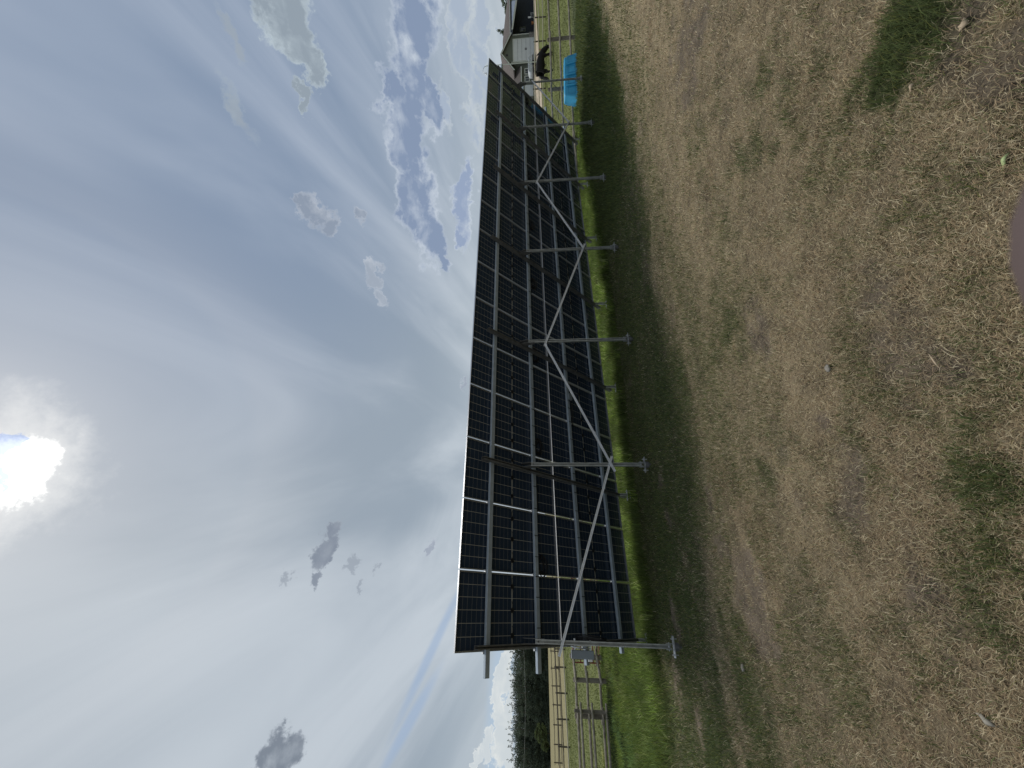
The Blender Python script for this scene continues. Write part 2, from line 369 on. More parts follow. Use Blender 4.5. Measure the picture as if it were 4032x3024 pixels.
def sample_polar(N, r0, r1, p, half=.92):
    u = RNG.uniform(0, 1, N); e = 2-p
    r = (r0**e + u*(r1**e-r0**e))**(1/e)
    a = YAW + RNG.uniform(-half, half, N)
    return CAM.x+r*np.sin(a), CAM.y+r*np.cos(a), r
def make_grass():
    x, y, r = sample_polar(560000, 1.3, 24, 1.85)
    keep = (y < 9.5-.45*(x+1)+1.0)
    x, y, r = x[keep], y[keep], r[keep]
    cov = cover(x, y); g, d, n1, n2, n3, n4, tall = cov
    keep = RNG.uniform(0,1,len(x)) > d*.85
    x, y, r = x[keep], y[keep], r[keep]; cov = tuple(c[keep] for c in cov); g, d, n1, n2, n3, n4, tall = cov
    n = len(x)
    green = RNG.uniform(0,1,n) < np.clip(g*1.0, .03, 1)
    h = np.where(green, RNG.uniform(.03,.07,n), RNG.uniform(.02,.055,n))*(1+.6*g) + tall*RNG.uniform(.05,.16,n)
    big = RNG.uniform(0,1,n) < .03; h = np.where(big & ~green, h*1.45, h)
    w = np.maximum(RNG.uniform(.0020,.0043,n), r*.00098)
    tilt = np.where(green, RNG.uniform(.4,1.25,n), RNG.uniform(.9,1.52,n)) - tall*.25
    cg = gcol(x, y, cov)
    v = RNG.uniform(.55,1.7,n)[:,None]
    drycols = np.array([(.42,.335,.21),(.27,.20,.125),(.66,.575,.39),(.34,.24,.145),(.38,.33,.19)])
    dc = drycols[RNG.integers(0,5,n)]*RNG.uniform(.7,1.5,n)[:,None]
    lush = sst(-1.0,0,y)[:,None]
    gc = (np.array([(.094,.120,.044)])*(1-lush) + np.array([(.135,.185,.042)])*lush)*v
    gc = gc*np.array([1,1,1]) + (RNG.uniform(0,1,n)[:,None] < .12)*np.array([(.09,.07,.01)])
    col = np.where(green[:,None], gc, dc*.72+cg*.28*v)
    i = ~green
    blades('dry_grass', 'short dry tan and brown turf blades of the foreground lawn', x[i], y[i], h[i], w[i], tilt[i], col[i])
    i = green
    blades('green_grass', 'short green grass mixed through the lawn and under the array', x[i], y[i], h[i], w[i], tilt[i], col[i])
    # tall uncut grass along the array's lower edge and down to the fence on the left
    N = 75000
    x = RNG.uniform(-9, 24, N); y = -.95 + RNG.gamma(1.6, 1.25, N)
    y = np.where(x < -.5, y-.1+RNG.uniform(0,3,N)*.5, y)
    cl = fbm(x*1.6, y*1.6, 91, 3); keep = (RNG.uniform(.25,.72,N) < cl) & (y < 9.3-.45*(x+1))
    x, y, cl = x[keep], y[keep], cl[keep]; n = len(x); r = np.hypot(x-CAM.x, y-CAM.y)
    h = RNG.uniform(.12,.34,n)*(.55+.8*cl)*np.where(x > 13, .55, 1); w = np.maximum(.005, r*.0010); tilt = RNG.uniform(.25,1.35,n)
    v = RNG.uniform(.5,1.5,n)[:,None]; col = np.array([(.130,.185,.045)])*v
    pale = (RNG.uniform(0,1,n) < .16)[:,None]; col = np.where(pale, np.array([(.24,.25,.11)])*v, col)
    blades('tall_grass', 'tall uncut green grass along the lower edge of the solar array', x, y, h, w, tilt, col)
    N = 60000; x = RNG.uniform(-1.5, 20, N); y = RNG.uniform(-.75, 2.2, N)
    cl = fbm(x*2.6, y*2.6, 191, 3); keep = RNG.uniform(.3,.66,N) < cl; x, y, cl = x[keep], y[keep], cl[keep]; n = len(x); r = np.hypot(x-CAM.x, y-CAM.y)
    v = RNG.uniform(.35,1.7,n)[:,None]*(.5+1.0*cl)[:,None]; col = np.where((RNG.uniform(0,1,n) < .22)[:,None], np.array([(.32,.34,.15)])*v, np.array([(.165,.225,.045)])*v)*(.35+1.3*sst(.3,.7,fbm(x*2.1+4,y*1.9,343,4)))[:,None]
    blades('tussock_grass', 'bright uneven seed-tipped grass tussocks behind the lowest edge of the panels', x, y, RNG.uniform(.10,.36,n)*(.4+1.1*cl)*np.where(x > 12, .6, 1), np.maximum(.005, r*.0011), RNG.uniform(.3,1.4,n), col)
    N = 60000; x = RNG.uniform(-11, .4, N); y = RNG.uniform(-3.2, 9.2, N)
    cl = fbm(x*1.5, y*1.1, 291, 4); keep = (RNG.uniform(.34,.62,N) < cl) & (y < 9.3-.45*(x+1)) & (y > -1.2-.35*(x+1)*0+RNG.normal(0,.6,N)); x, y, cl = x[keep], y[keep], cl[keep]; n = len(x); r = np.hypot(x-CAM.x, y-CAM.y)
    v = RNG.uniform(.35,1.6,n)[:,None]*(.45+1.1*cl)[:,None]; hue = fbm(x*.8,y*.8,777,3)[:,None]; col = (np.array([(.080,.120,.042)])*(1-sst(.35,.65,hue))+np.array([(.20,.225,.080)])*sst(.35,.65,hue))*v*(.35+1.4*sst(.3,.7,fbm(x*1.5+4,y*1.3,333,4)))[:,None]
    blades('meadow_grass', 'lush uneven meadow grass between the near end of the array and the rail fence', x, y, RNG.uniform(.08,.26,n)*(.4+1.1*cl), np.maximum(.005, r*.0011), RNG.uniform(.4,1.45,n), col)
    # pasture texture
    N = 140000; a = YAW+RNG.uniform(-.85,.85,N); rr = 15+RNG.uniform(0,1,N)**1.3*45
    x = CAM.x+rr*np.sin(a); y = CAM.y+rr*np.cos(a); keep = (y > 9.6-.45*(x+1)); x, y, rr = x[keep], y[keep], rr[keep]; n = len(x)
    g0 = gcol(x, y); col = g0*RNG.uniform(.8,1.25,n)[:,None]*1.12
    blades('pasture_grass', 'grazed yellow-green pasture grass beyond the rail fence', x, y, RNG.uniform(.03,.09,n), rr*.0013, RNG.uniform(.5,1.2,n), col)
make_grass()

# ------------------------------------------------------------------ solar array
TILT = .7774; SL = .0299; H0 = .311; W = 1.154; PW = 1.134; PL = 2.278; LL = 2*PL+.02
Xa = Vector((1,0,SL)).normalized(); Ya = Vector((0,-math.cos(TILT),math.sin(TILT))); Za = Xa.cross(Ya).normalized(); Ya = Za.cross(Xa)
PM = Matrix(((Xa.x,Ya.x,Za.x,0),(Xa.y,Ya.y,Za.y,0),(Xa.z,Ya.z,Za.z,H0),(0,0,0,1)))
arr = empty('solar_array', (0,0,0))
tag(arr, 'long tilted ground-mounted solar array of two panel rows seen from behind on steel posts', 'solar array')
fr = MB(); D = .035; T = .011
for (x0,x1,y0,y1) in ((0,T,0,PL),(PW-T,PW,0,PL),(T,PW-T,0,T),(T,PW-T,PL-T,PL)):
    fr.box(x0,x1,y0,y1,-.001,D)
FL = .019
for (x0,x1,y0,y1) in ((T,FL,T,PL-T),(PW-FL,PW-T,T,PL-T)):
    fr.box(x0,x1,y0,y1,D-.002,D-.0005)
panel0 = None
def cp(o, parent=None):
    c = o.copy(); COL.objects.link(c)
    if parent: c.parent = parent
    return c
for i in range(16):
    for j in range(2):
        mt = PM @ Matrix.Translation((i*W, j*(PL+.02), 0)) @ Matrix.Rotation(random.uniform(-.0012,.0012), 4, 'Y')
        if panel0 is None:
            panel0 = fr.build('solar_panel', M['frame'], arr, mt)
            g = MB().box(T,PW-T,T,PL-T,.001,.006).build('cell_sheet', M['cells'], panel0)
            kids = [g]
            for k in (1,3,5):
                b = MB().box(.018+.183*k-.035,.018+.183*k+.035,PL/2-.028,PL/2+.028,.0062,.022)
                b.tube([(.018+.183*k+.03,PL/2,.014),(.018+.183*k+.08,PL/2+.01*(k-3),.018),(.018+.183*k+.14,PL/2+.004,.012)], .004, 6)
                kids.append(b.build('junction_box', M['black'], panel0))
        else:
            p = cp(panel0, arr); p.matrix_basis = mt
            for k in kids: cp(k, p)
# purlins (closed rectangular rails) in the plane frame
PS = [(.585,-.16),(1.67,-.30),(2.90,-.35),(4.0,-.34)]
for s_, ext in PS:
    b = MB().prof([(-.042,0),(.042,0),(.042,.058),(-.042,.058)], (ext,s_,D+.001), (16*W-.02+.32,s_,D+.001), (0,1,0), (0,0,1))
    o = b.build('purlin', M['purlin'], arr, PM); bevel(o, .006)
    cl = MB()
    for i in range(17):
        cl.box(i*W-.02-.012, i*W-.02+.032, s_+.044, s_+.062, .012, D+.012); cl.box(i*W-.02-.012, i*W-.02+.032, s_-.062, s_-.044, .012, D+.012)
    cl.build('panel_clamps', M['plate'], arr, PM)
PX = [0.063+3.0*i for i in range(7)]
FZ = [.00,.08,.08,.12,.17,.34,.53]; FF = [-.02,.06,.06,.07,.17,.30,.45]
RA = D+.060
def w(p): return PM @ Vector(p)
for i, px in enumerate(PX):
    cpf = cprof(.055, .095, .005, .016)
    o = MB().prof(cpf, (px,-.12,RA), (px,4.27,RA), (1,0,0), (0,0,1)).build('rafter', M['rafter'], arr, PM)
    # front stub, its base plate and pile head
    t0 = w((px,.10,RA+.09)); zf = gz(px, t0.y)
    b = MB().prof(cprof(.06,.05), (px,t0.y,zf+.14), (px,t0.y,t0.z+.03), (1,0,0), (0,-1,0)).build('front_stub', M['post'], arr)
    p = MB().box(px-.13,px+.13,t0.y-.05,t0.y+.05,zf+.128,zf+.140); p.box(px-.10,px+.10,t0.y-.04,t0.y+.04,zf+.06,zf+.070)
    for sx in (-.09,.09): p.tube([(px+sx,t0.y,zf+.03),(px+sx,t0.y,zf+.165)], .008, 6); p.tube([(px+sx,t0.y,zf+.14),(px+sx,t0.y,zf+.153)], .017, 6)
    p.build('base_plate', M['plate'], arr)
    MB().tube([(px,t0.y,zf-.3),(px,t0.y,zf+.06)], .045, 12).build('screw_pile', M['pile'], arr)
    # rear post
    ty = -2.47; top = 2.30+.03*px; zb = FZ[i]
    MB().prof(cprof(.064,.05,.005,.016), (px,ty,zb+.17), (px,ty,top+.03), (1,0,0), (0,-1,0)).build('rear_post', M['post'], arr)
    k = MB().box(px-.05,px+.05,ty-.052,ty-.046,top-.14,top+.03) if False else MB()
    k.tube([(px-.05,ty-.02,top-.02),(px+.05,ty-.02,top-.02)], .012, 6)
    k.prof([(-.055,-.12),(.015,-.12),(.10,.10),(.10,.24),(.02,.24),(-.055,.10)], (px-.041,ty,top), (px-.035,ty,top), (0,1,0), (0,0,1)); k.prof([(-.055,-.12),(.015,-.12),(.10,.10),(.10,.24),(.02,.24),(-.055,.10)], (px+.035,ty,top), (px+.041,ty,top), (0,1,0), (0,0,1))
    k.build('post_bracket', M['rafter'], arr)
    p = MB().box(px-.15,px+.15,ty-.07,ty+.03,zb+.120,zb+.132)
    p.box(px-.045,px-.037,ty-.06,ty+.01,zb+.132,zb+.24); p.box(px+.037,px+.045,ty-.06,ty+.01,zb+.132,zb+.24)
    for sx in (-.11,.11): p.tube([(px+sx,ty-.02,zb+.07),(px+sx,ty-.02,zb+.165)], .009, 6); p.tube([(px+sx,ty-.02,zb+.132),(px+sx,ty-.02,zb+.147)], .019, 6)
    p.tube([(px-.06,ty-.03,zb+.205),(px+.06,ty-.03,zb+.205)], .009, 6)
    p.build('base_plate', M['plate'], arr)
    q = MB().tube([(px,ty-.02,zb-.3),(px,ty-.02,zb+.055)], .038, 14); q.tube([(px,ty-.02,zb+.055),(px,ty-.02,zb+.119)], .060, 14)
    q.build('screw_pile', M['pile'], arr)
BR = [((-.13,1.95),(3.22,.83)),((2.90,.80),(5.90,2.11)),((5.90,2.13),(9.2,1.02)),((9.0,1.07),(11.9,2.31)),((11.9,2.33),(15.2,1.19)),((15.05,1.24),(18.02,2.50))]
for i, (a, b) in enumerate(BR):
    yy = -2.526 if i%2 == 0 else -2.560
    A = Vector((a[0],yy,a[1])); B = Vector((b[0],yy,b[1])); t = (B-A).normalized(); s_ = Vector((0,-1,0)).cross(t)
    MB().prof(cprof(.042,.03,.003,.010), A, B, s_, (0,-1,0)).build('diagonal_brace', M['alu'], arr)
# cables along two purlins, coils and tails
def cable(pts, r=.006, n=6, name='cable'): return MB().tube(pts, r, n).build(name, M['black'], arr, PM, smooth=True)
for s_, zz in ((2.90,D+.062),(1.67,D+.062)):
    for off in (0.0, .016):
        pts = []; x = .12
        while x < 17.9:
            pts.append((x, s_-.05-off-.012*math.sin(x*2.3+off*90)-.012*math.sin(x*5.7), D+.02+.01*math.sin(x*3.1))); x += .12
        cable(pts, .008)
tz = MB()
for s_ in (2.90,1.67):
    x = .3
    while x < 18:
        tz.box(x,x+.012,s_-.075,s_+.046,D+.0600,D+.064); tz.box(x,x+.012,s_-.078,s_-.046,D-.003,D+.064); x += random.uniform(.32,.6)
tz.build('cable_ties', M['black'], arr, PM)
for i in range(8):
    x = (1.15+2.06*i)*W; b = MB()
    for k in range(6):
        rr = .09+.012*k*random.uniform(.6,1.2); cx = x+random.uniform(-.03,.03); cy = 2.72+random.uniform(-.03,.03)
        b.tube([(cx+rr*math.cos(q)*1.35, cy+rr*math.sin(q)*.8, .022+.004*k+.012*math.sin(q*2+k)) for q in [2*math.pi*t/20 for t in range(21)]], .007, 5)
    b.build('cable_coil', M['black'], arr, PM, smooth=True)
b = MB().box(5.16,5.34,1.60,1.72,D+.061,D+.135); o = b.build('isolator_box', M['box'], arr, PM); bevel(o,.01)
cable([(5.16,1.66,D+.09),(5.0,1.6,D+.1),(4.8,1.61,D+.09),(4.5,1.60,D+.08)], .012)
# combiner box, conduit tails at the near end
c0 = at(2252, 2575, 6.9)
b = MB(); cb = at(2294,2577,7.35); cx, cy, cz = cb.x+.04, cb.y, cb.z
b.box(cx-.11,cx+.02,cy-.02,cy+.13,cz-.20,cz+.20); o = b.build('combiner_box', M['box'], arr); bevel(o, .008)
lb = MB().box(cx-.145,cx-.112,cy-.0,cy+.10,cz-.17,cz-.10); lb.build('box_label', M['white'], arr)
bk = MB().box(cx+.02,cx+.20,cy+.02,cy+.05,cz-.16,cz-.13); bk.box(cx+.02,cx+.20,cy+.02,cy+.05,cz+.12,cz+.15)
bk.build('box_bracket', M['alu'], arr)
cn = MB()
for k in range(3): cn.tube([(cx+.05+.04*k,cy+.02,cz-.14),(cx+.05+.04*k,cy+.03,cz+.05),(cx+.08+.04*k,cy,cz+.20)], .013, 8)
cn.build('conduit', M['alu'], arr, smooth=True)
tails = MB()
for k in range(7):
    x = cx+.12+.022*k; y = cy-.05-.02*(k%3); e = random.uniform(-.05,.05)
    tails.tube([(x,y,cz+.12),(x+.01,y-.02,cz-.05),(x-.01-e*.3,y-.03,cz-.30),(x-.02*k*.4,y-.02,cz-.44+e)], .011, 6)
tails.build('cable_tails', M['black'], arr, smooth=True)

# ------------------------------------------------------------------ fences
def fence(name, label, pts, hts, rr, pr, mats, group=None, H=1.3, double=False, ext=(1.0,1.0), wob=.02):
    """pts: post xy positions; split-rail fence, posts and rails are parts"""
    base = Vector((pts[0][0], pts[0][1], gz(*pts[0]))); r = empty(name, base); tag(r, label, 'fence', group)
    P = [Vector((x, y, gz(x,y))) for x, y in pts]
    for p in P:
        hh = H*random.uniform(.97,1.04); lean = Vector((random.uniform(-.02,.02), random.uniform(-.02,.02), 0))
        q = p-base
        b = MB().tube([q-Vector((0,0,.3)), q+Vector((0,0,hh*.5))+lean*.5, q+Vector((0,0,hh))+lean, q+Vector((0,0,hh+.012))+lean], [pr*1.05,pr,pr*.95,pr*.7], 10)
        b.build('post', mats[0], r, smooth=False)
    for i in range(len(P)-1):
        a, c = P[i], P[i+1]; d = (c-a); d.z = 0; d.normalize(); nrm = Vector((-d.y, d.x, 0)); side = pr+rr if (i%2 == 0) else -(pr+rr)
        for k, hh in enumerate(hts):
            m = mats[2] if (len(mats) > 2 and k == len(hts)-1) else mats[1]
            A = a-base - d*.28 + nrm*side + Vector((0,0,hh+random.uniform(-wob,wob))); B = c-base + d*.28 + nrm*side + Vector((0,0,hh+random.uniform(-wob,wob)))
            Mi = (A+B)/2 + Vector((0,0,random.uniform(-.03,.01)))
            rr_ = rr*1.35 if m is mats[-1] and len(mats) > 2 else rr
            MB().tube([A, A*.7+Mi*.3, Mi, B*.6+Mi*.4, B], [rr_*.85,rr_,rr_*1.02,rr_*1.05,rr_*.9], 9).build('rail', m, r)
    return r
a = Vector((24.15,-1.48)); bq = Vector((-.95,10.35)); dd = (bq-a).normalized()
pts = [tuple(a - dd*2.55*k) for k in (2,1)] + [tuple(a)] + [tuple(a+dd*(2.50*k)) for k in range(1,11)] + [tuple(bq)]
fence('rail_fence', 'weathered round-rail paddock fence running behind the array and the blue tub', pts, (1.17,.70,.22), .046, .085, (M['wood'],M['rail']))
fence('rail_fence', 'weathered rail fence nearest the camera, beyond the grey box at the near array end', [(-.95,9.95),(-1.63,9.06),(-2.72,9.15),(-4.95,9.15),(-7.3,9.1)], (1.22,.78,.28), .048, .085, (M['wood'],M['rail']))
pA = [at(0,0,1)]
pA = [(8.6,41.5),(6.3,42.2),(3.9,42.9),(1.5,43.6),(-.9,44.2),(-2.6,44.7),(-4.3,45.1),(-6.7,45.6),(-8.9,45.4),(-11.05,44.9),(-13.4,44.4),(-15.8,43.9)]
fence('rail_fence', 'far paddock fence with a pale cream bottom rail, before the tan hay field', pA, (1.16,.72,.25), .05, .08, (M['rail_far'],M['rail_far'],M['cream']))
pB = [(3.0,66.0),(.6,66.9),(-1.8,67.7),(-4.2,68.3),(-6.5,68.9),(-8.8,69.1),(-11.2,69.3),(-13.8,70.4),(-16.5,72.4),(-19,74)]
fence('rail_fence', 'farthest dark rail fence at the edge of the tan hay field', pB, (1.15,.62,.1), .045, .08, (M['rail_far'],M['rail_far']))
pC = [at(2150,66,42)+ (at(2150,160,42)-at(2150,66,42))*k for k in (-2,-1,0,1,2,3,4,5,6,7)]
fence('rail_fence', 'low rail fence in front of the house, behind the grazing horse', [(p.x,p.y) for p in pC], (1.15,.75,.32), .045, .07, (M['rail_far'],M['cream']))
fence('rail_fence', 'lower second run of round rails nailed along the near paddock fence beyond the grey box', [(-2.55,8.86),(-4.95,8.86),(-7.3,8.80)], (1.12,.68,.18), .046, .06, (M['wood'],M['rail']))
# red tube gate beyond the grey box
g = empty('tube_gate', (-.1,9.75,gz(-.1,9.75))); tag(g, 'dark red tube gate partly hidden behind the grey box and array end', 'gate')
b = MB()
for z in (.15,.4,.65,.9,1.2): b.tube([(-1.05,.35,z),(2.0,-1.0,z)], .022, 8)
b.build('gate_bars', M['gate'], g)
for q in ((-1.05,.35),(2.0,-1.0),(.45,-.33)): MB().tube([(q[0],q[1],.10),(q[0],q[1],1.24)], .024, 8).build('gate_upright', M['gate'], g)

# ------------------------------------------------------------------ blue tub (upside down) by the fence
tb = at(2257, 318, 18.6); tb.z = gz(tb.x, tb.y)-.01
tub = empty('stock_tub', tb, math.atan2(Rv.y, Rv.x)); tag(tub, 'bright blue plastic stock tub lying upside down on the grass by the rail fence', 'tub')
def ringpts(hx, hy, z, r, n=5):
    out = []
    for cx, cy, a0 in ((hx-r,hy-r,0),(-hx+r,hy-r,90),(-hx+r,-hy+r,180),(hx-r,-hy+r,270)):
        for k in range(n+1):
            q = rad(a0+90*k/n); out.append((cx+r*math.cos(q), cy+r*math.sin(q), z))
    return out
def loft(rings, cap0=False, cap1=True):
    b = MB(); n = len(rings[0])
    for r_ in rings: b.v += r_
    for i in range(len(rings)-1):
        for k in range(n): b.f.append((i*n+k, i*n+(k+1)%n, (i+1)*n+(k+1)%n, (i+1)*n+k))
    if cap0: b.f.append(tuple(range(n))[::-1])
    if cap1: b.f.append(tuple((len(rings)-1)*n+k for k in range(n)))
    return b
o = loft([ringpts(1.02,.50,.0,.12),ringpts(1.02,.50,.045,.12),ringpts(.97,.45,.05,.11),ringpts(.95,.43,.10,.11),ringpts(.86,.36,.52,.10),ringpts(.85,.355,.57,.10),ringpts(.80,.31,.60,.09)], False, True)
rb = o
for x in (-.50,.0,.50):
    for sy in (-1,1):
        rb.prof([(-.045,-.01),(.045,-.01),(.030,.055),(-.030,.055)], (x,sy*.43,.10), (x*.92,sy*.36,.52), (1,0,0), (0,sy,0))
pn = o
for x in (-.72,-.25,.25,.72):
    for sy in (-1,1):
        for (u0,u1,v0,v1) in ((-.15,.15,.14,.155),(-.15,.15,.44,.455),(-.15,-.135,.155,.44),(.135,.15,.155,.44)):
            f = lambda z: .43-.1667*(z-.10)
            pn.add([(x*.97+u0,sy*f(v0),v0),(x*.97+u1,sy*f(v0),v0),(x*.97+u1,sy*f(v1),v1),(x*.97+u0,sy*f(v1),v1),(x*.97+u0,sy*(f(v0)+.02),v0),(x*.97+u1,sy*(f(v0)+.02),v0),(x*.97+u1,sy*(f(v1)+.02),v1),(x*.97+u0,sy*(f(v1)+.02),v1)],
                   [(0,1,2,3),(4,5,6,7),(0,1,5,4),(1,2,6,5),(2,3,7,6),(3,0,4,7)])
bevel(pn.build('shell', M['blue'], tub), .006)
# hose draped on the fence
hpts = [at(2172,322,19.0), at(2187,342,19.05), at(2200,352,19.1), at(2203,368,19.1), at(2202,395,19.2), at(2196,425,19.3), at(2198,470,19.4)]
o0 = Vector((hpts[0].x,hpts[0].y,gz(hpts[0].x,hpts[0].y)))
hb = MB().tube([p-o0 for p in hpts], .014, 7).build('hose', M['black'], None, smooth=True); hb.location = o0
tag(hb, 'thin black hose looped over the fence rails behind the blue tub', 'hose')

# ------------------------------------------------------------------ horse
def skin_obj(name, verts, edges, radii, m, parent=None, sub=2, root=0):
    me = bpy.data.meshes.new(name); me.from_pydata(verts, edges, []); me.materials.append(m)
    o = bpy.data.objects.new(name, me); COL.objects.link(o)
    if parent: o.parent = parent
    sk = o.modifiers.new('skin', 'SKIN'); sk.use_smooth_shade = True; sk.branch_smoothing = .6
    for i, r_ in enumerate(radii):
        me.skin_vertices[0].data[i].radius = (r_, r_) if not isinstance(r_, tuple) else r_
        me.skin_vertices[0].data[i].use_root = (i == root)
    s = o.modifiers.new('sub', 'SUBSURF'); s.levels = sub; s.render_levels = sub
    return o
hb_ = at(2177, 245, 32); hb_.z = gz(hb_.x, hb_.y)
hs = empty('horse', hb_, math.atan2(Rv.y, Rv.x)+rad(6)); tag(hs, 'dark bay horse grazing with its head down in the pasture beyond the fence', 'horse')
V = [(-.55,0,1.02),(-.92,0,1.03),(-.15,0,.98),(.30,0,.99),(.66,0,.98),(.92,0,.86),(1.17,0,.66),(1.33,0,.46),(1.40,0,.36),(1.36,0,.22),(1.30,0,.08)]
E = [(0,1),(0,2),(2,3),(3,4),(4,5),(5,6),(6,7),(7,8),(8,9),(9,10)]
Rr = [(.31,.38),(.26,.31),(.33,.39),(.31,.38),(.25,.34),(.19,.30),(.15,.24),(.12,.17),(.115,.14),(.10,.115),(.08,.085)]
def leg(root, pts, rs):
    prev = root
    for p, r_ in zip(pts, rs):
        V.append(p); Rr.append(r_); E.append((prev, len(V)-1)); prev = len(V)-1
leg(4, [(.70,.15,.72),(.84,.15,.48),(.92,.15,.30),(.99,.15,.12),(1.02,.15,.03)], [.13,.09,.066,.062,.078])
leg(4, [(.55,-.15,.72),(.54,-.15,.48),(.52,-.15,.30),(.50,-.15,.12),(.53,-.15,.03)], [.13,.09,.066,.062,.078])
leg(1, [(-.70,.15,.78),(-.58,.15,.60),(-.66,.15,.42),(-.52,.15,.12),(-.46,.15,.03)], [.19,.11,.074,.062,.078])
leg(1, [(-.86,-.15,.78),(-.74,-.15,.58),(-.90,-.15,.42),(-.84,-.15,.12),(-.79,-.15,.03)], [.19,.11,.074,.062,.078])
skin_obj('body', V, E, Rr, M['horse'], hs)
tl = MB()
for k in range(26):
    oy = random.uniform(-.05,.05); ox = random.uniform(-.04,.04)
    tl.tube([(-1.10+ox*.3,oy*.4,1.10),(-1.22+ox,oy,1.0),(-1.26+ox*1.5,oy*1.5,.80),(-1.36+ox*2.2,oy*1.8,.55),(-1.46+ox*2.6,oy*2,.36+random.uniform(-.05,.08))], [.02,.03,.03,.022,.006], 5)
tl.build('tail', M['hair'], hs)
mn = MB()
for k in range(30):
    t = k/29; x = .62+.78*t; z = 1.26-.78*t**1.1
    mn.tube([(x,0,z),(x+.05,-.09,z-.02),(x-.02,-.13,z-.16-random.uniform(0,.05))], [.025,.02,.004], 5)
mn.build('mane', M['hair'], hs)
er = MB()
for sy in (-1,1): er.tube([(1.44,sy*.05,.44),(1.50,sy*.07,.50),(1.52,sy*.075,.54)], [.03,.028,.004], 6)
er.build('ears', M['horse'], hs)

# ------------------------------------------------------------------ trees
def leaf_cloud(blobs, n, size, base, var=.35):
    """many small leaf faces through ellipsoidal clumps: (x,y,z,rx,ry,rz)"""
    w_ = np.array([b[3]*b[4]*b[5] for b in blobs])**.7; w_ /= w_.sum(); idx = RNG.choice(len(blobs), n, p=w_)
    B = np.array(blobs)[idx]; d = RNG.normal(0,1,(n,3)); d /= np.linalg.norm(d,axis=1)[:,None]
    rr = RNG.uniform(.1,1.0,n)**.45*RNG.uniform(.8,1.35,n)
    P = B[:,:3]+d*rr[:,None]*B[:,3:6]
    a = RNG.normal(0,1,(n,3)); a /= np.linalg.norm(a,axis=1)[:,None]; b = np.cross(a, RNG.normal(0,1,(n,3))); b /= np.linalg.norm(b,axis=1)[:,None]
    s = (size*RNG.uniform(.6,1.4,n))[:,None]
    V = np.stack([P-a*s, P+b*s*.55, P+a*s, P-b*s*.55],1).reshape(-1,3)
    tone = (np.random.default_rng(3).uniform(.65,1.35,len(blobs)))[idx]
    c = np.array(base)[None,:]*(tone*RNG.uniform(1-var,1+var,n))[:,None]
    return V, c
def leaf_mesh(name, V, c):
    n = len(V)//4; me = bpy.data.meshes.new(name); me.vertices.add(len(V)); me.vertices.foreach_set('co', V.ravel())
    me.loops.add(len(V)); me.loops.foreach_set('vertex_index', np.arange(len(V),dtype=np.int32))
    me.polygons.add(n); me.polygons.foreach_set('loop_start', (np.arange(n)*4).astype(np.int32)); me.polygons.foreach_set('loop_total', np.full(n,4,np.int32))
    me.update(calc_edges=True); a = me.color_attributes.new('Col','FLOAT_COLOR','POINT')
    a.data.foreach_set('color', np.repeat(np.c_[c,np.ones(n)],4,0).astype(np.float32).ravel()); me.materials.append(M['leaf']); return me
def conifer_proto(h, w_, seed, base=(.088,.112,.078)):
    rn = random.Random(seed); bl = []; n = int(h*2.2)
    for k in range(n):
        t = k/(n-1); z = h*(.10+.9*t); r_ = w_*(1-t)**.62*rn.uniform(.65,1.2)+.30
        for j in range(max(1,int(5*(1-t)+1))):
            q = rn.uniform(0,6.28); rad_ = r_*.62
            bl.append((rad_*math.cos(q), rad_*math.sin(q), z-.3*r_+rn.uniform(-.2,.2), r_*.55+.1, r_*.55+.1, .28+.10*r_))
    V, c = leaf_cloud(bl, 8000, .16, base); cm = leaf_mesh('conifer_crown', V, c)
    tm = MB().tube([(0,0,-.3),(.05,0,h*.35),(0,.05,h*.7),(0,0,h*.99)], [.24,.18,.09,.02], 8)
    for k in range(12):
        q = rn.uniform(0,6.28); z = h*rn.uniform(.15,.6); l = w_*(1-z/h)*.6
        tm.tube([(0,0,z),(l*math.cos(q),l*math.sin(q),z-.15*l)], [.05,.01], 5)
    return cm, tm
def broad_proto(h, w_, seed, base, n=5200, leaf=.2):
    rn = random.Random(seed); bl = []
    for k in range(60):
        q = rn.uniform(0,6.28); z = rn.uniform(.22,.98)*h; t = (z/h-.22)/.76; r_ = w_*math.sin(math.pi*(.15+.75*t))*rn.uniform(.3,1.0)
        s = rn.uniform(.09,.22)*w_*1.25; bl.append((r_*math.cos(q), r_*math.sin(q), z, s, s, s*.75))
    V, c = leaf_cloud(bl, n, leaf, base); cm = leaf_mesh('broad_crown', V, c)
    tm = MB().tube([(0,0,-.3),(.08,0,h*.25),(0,.1,h*.5),(0,0,h*.8)], [h*.028,h*.022,h*.014,.02], 8)
    for b in bl[::2]: tm.tube([(0,.03,h*.3),(b[0]*.5,b[1]*.5,(h*.3+b[2])*.52),(b[0],b[1],b[2])], [h*.010,h*.006,.01], 5)
    return cm, tm
def plant_tree(proto, name, x, y, s, rz, label, cat, group, cache={}):
    e = empty(name, (x,y,gz(x,y)), rz); e.scale = (s[0],s[0],s[1]); tag(e, label, cat, group)
    c = bpy.data.objects.new('crown', proto[0]); COL.objects.link(c); c.parent = e
    if id(proto) not in cache: cache[id(proto)] = proto[1].build('trunk', M['bark'], e)
    else: t = cache[id(proto)].copy(); COL.objects.link(t); t.parent = e
    return e
con = [conifer_proto(13, 2.5, 1), conifer_proto(12, 2.9, 2), conifer_proto(14, 2.3, 3)]
bro = [broad_proto(11.5, 2.9, 5, (.085,.110,.062), 9000, .17), broad_proto(12.5, 2.6, 6, (.080,.100,.060), 9000, .17)]
bush = broad_proto(5.2, 2.6, 8, (.11,.14,.06), 7000, .14)
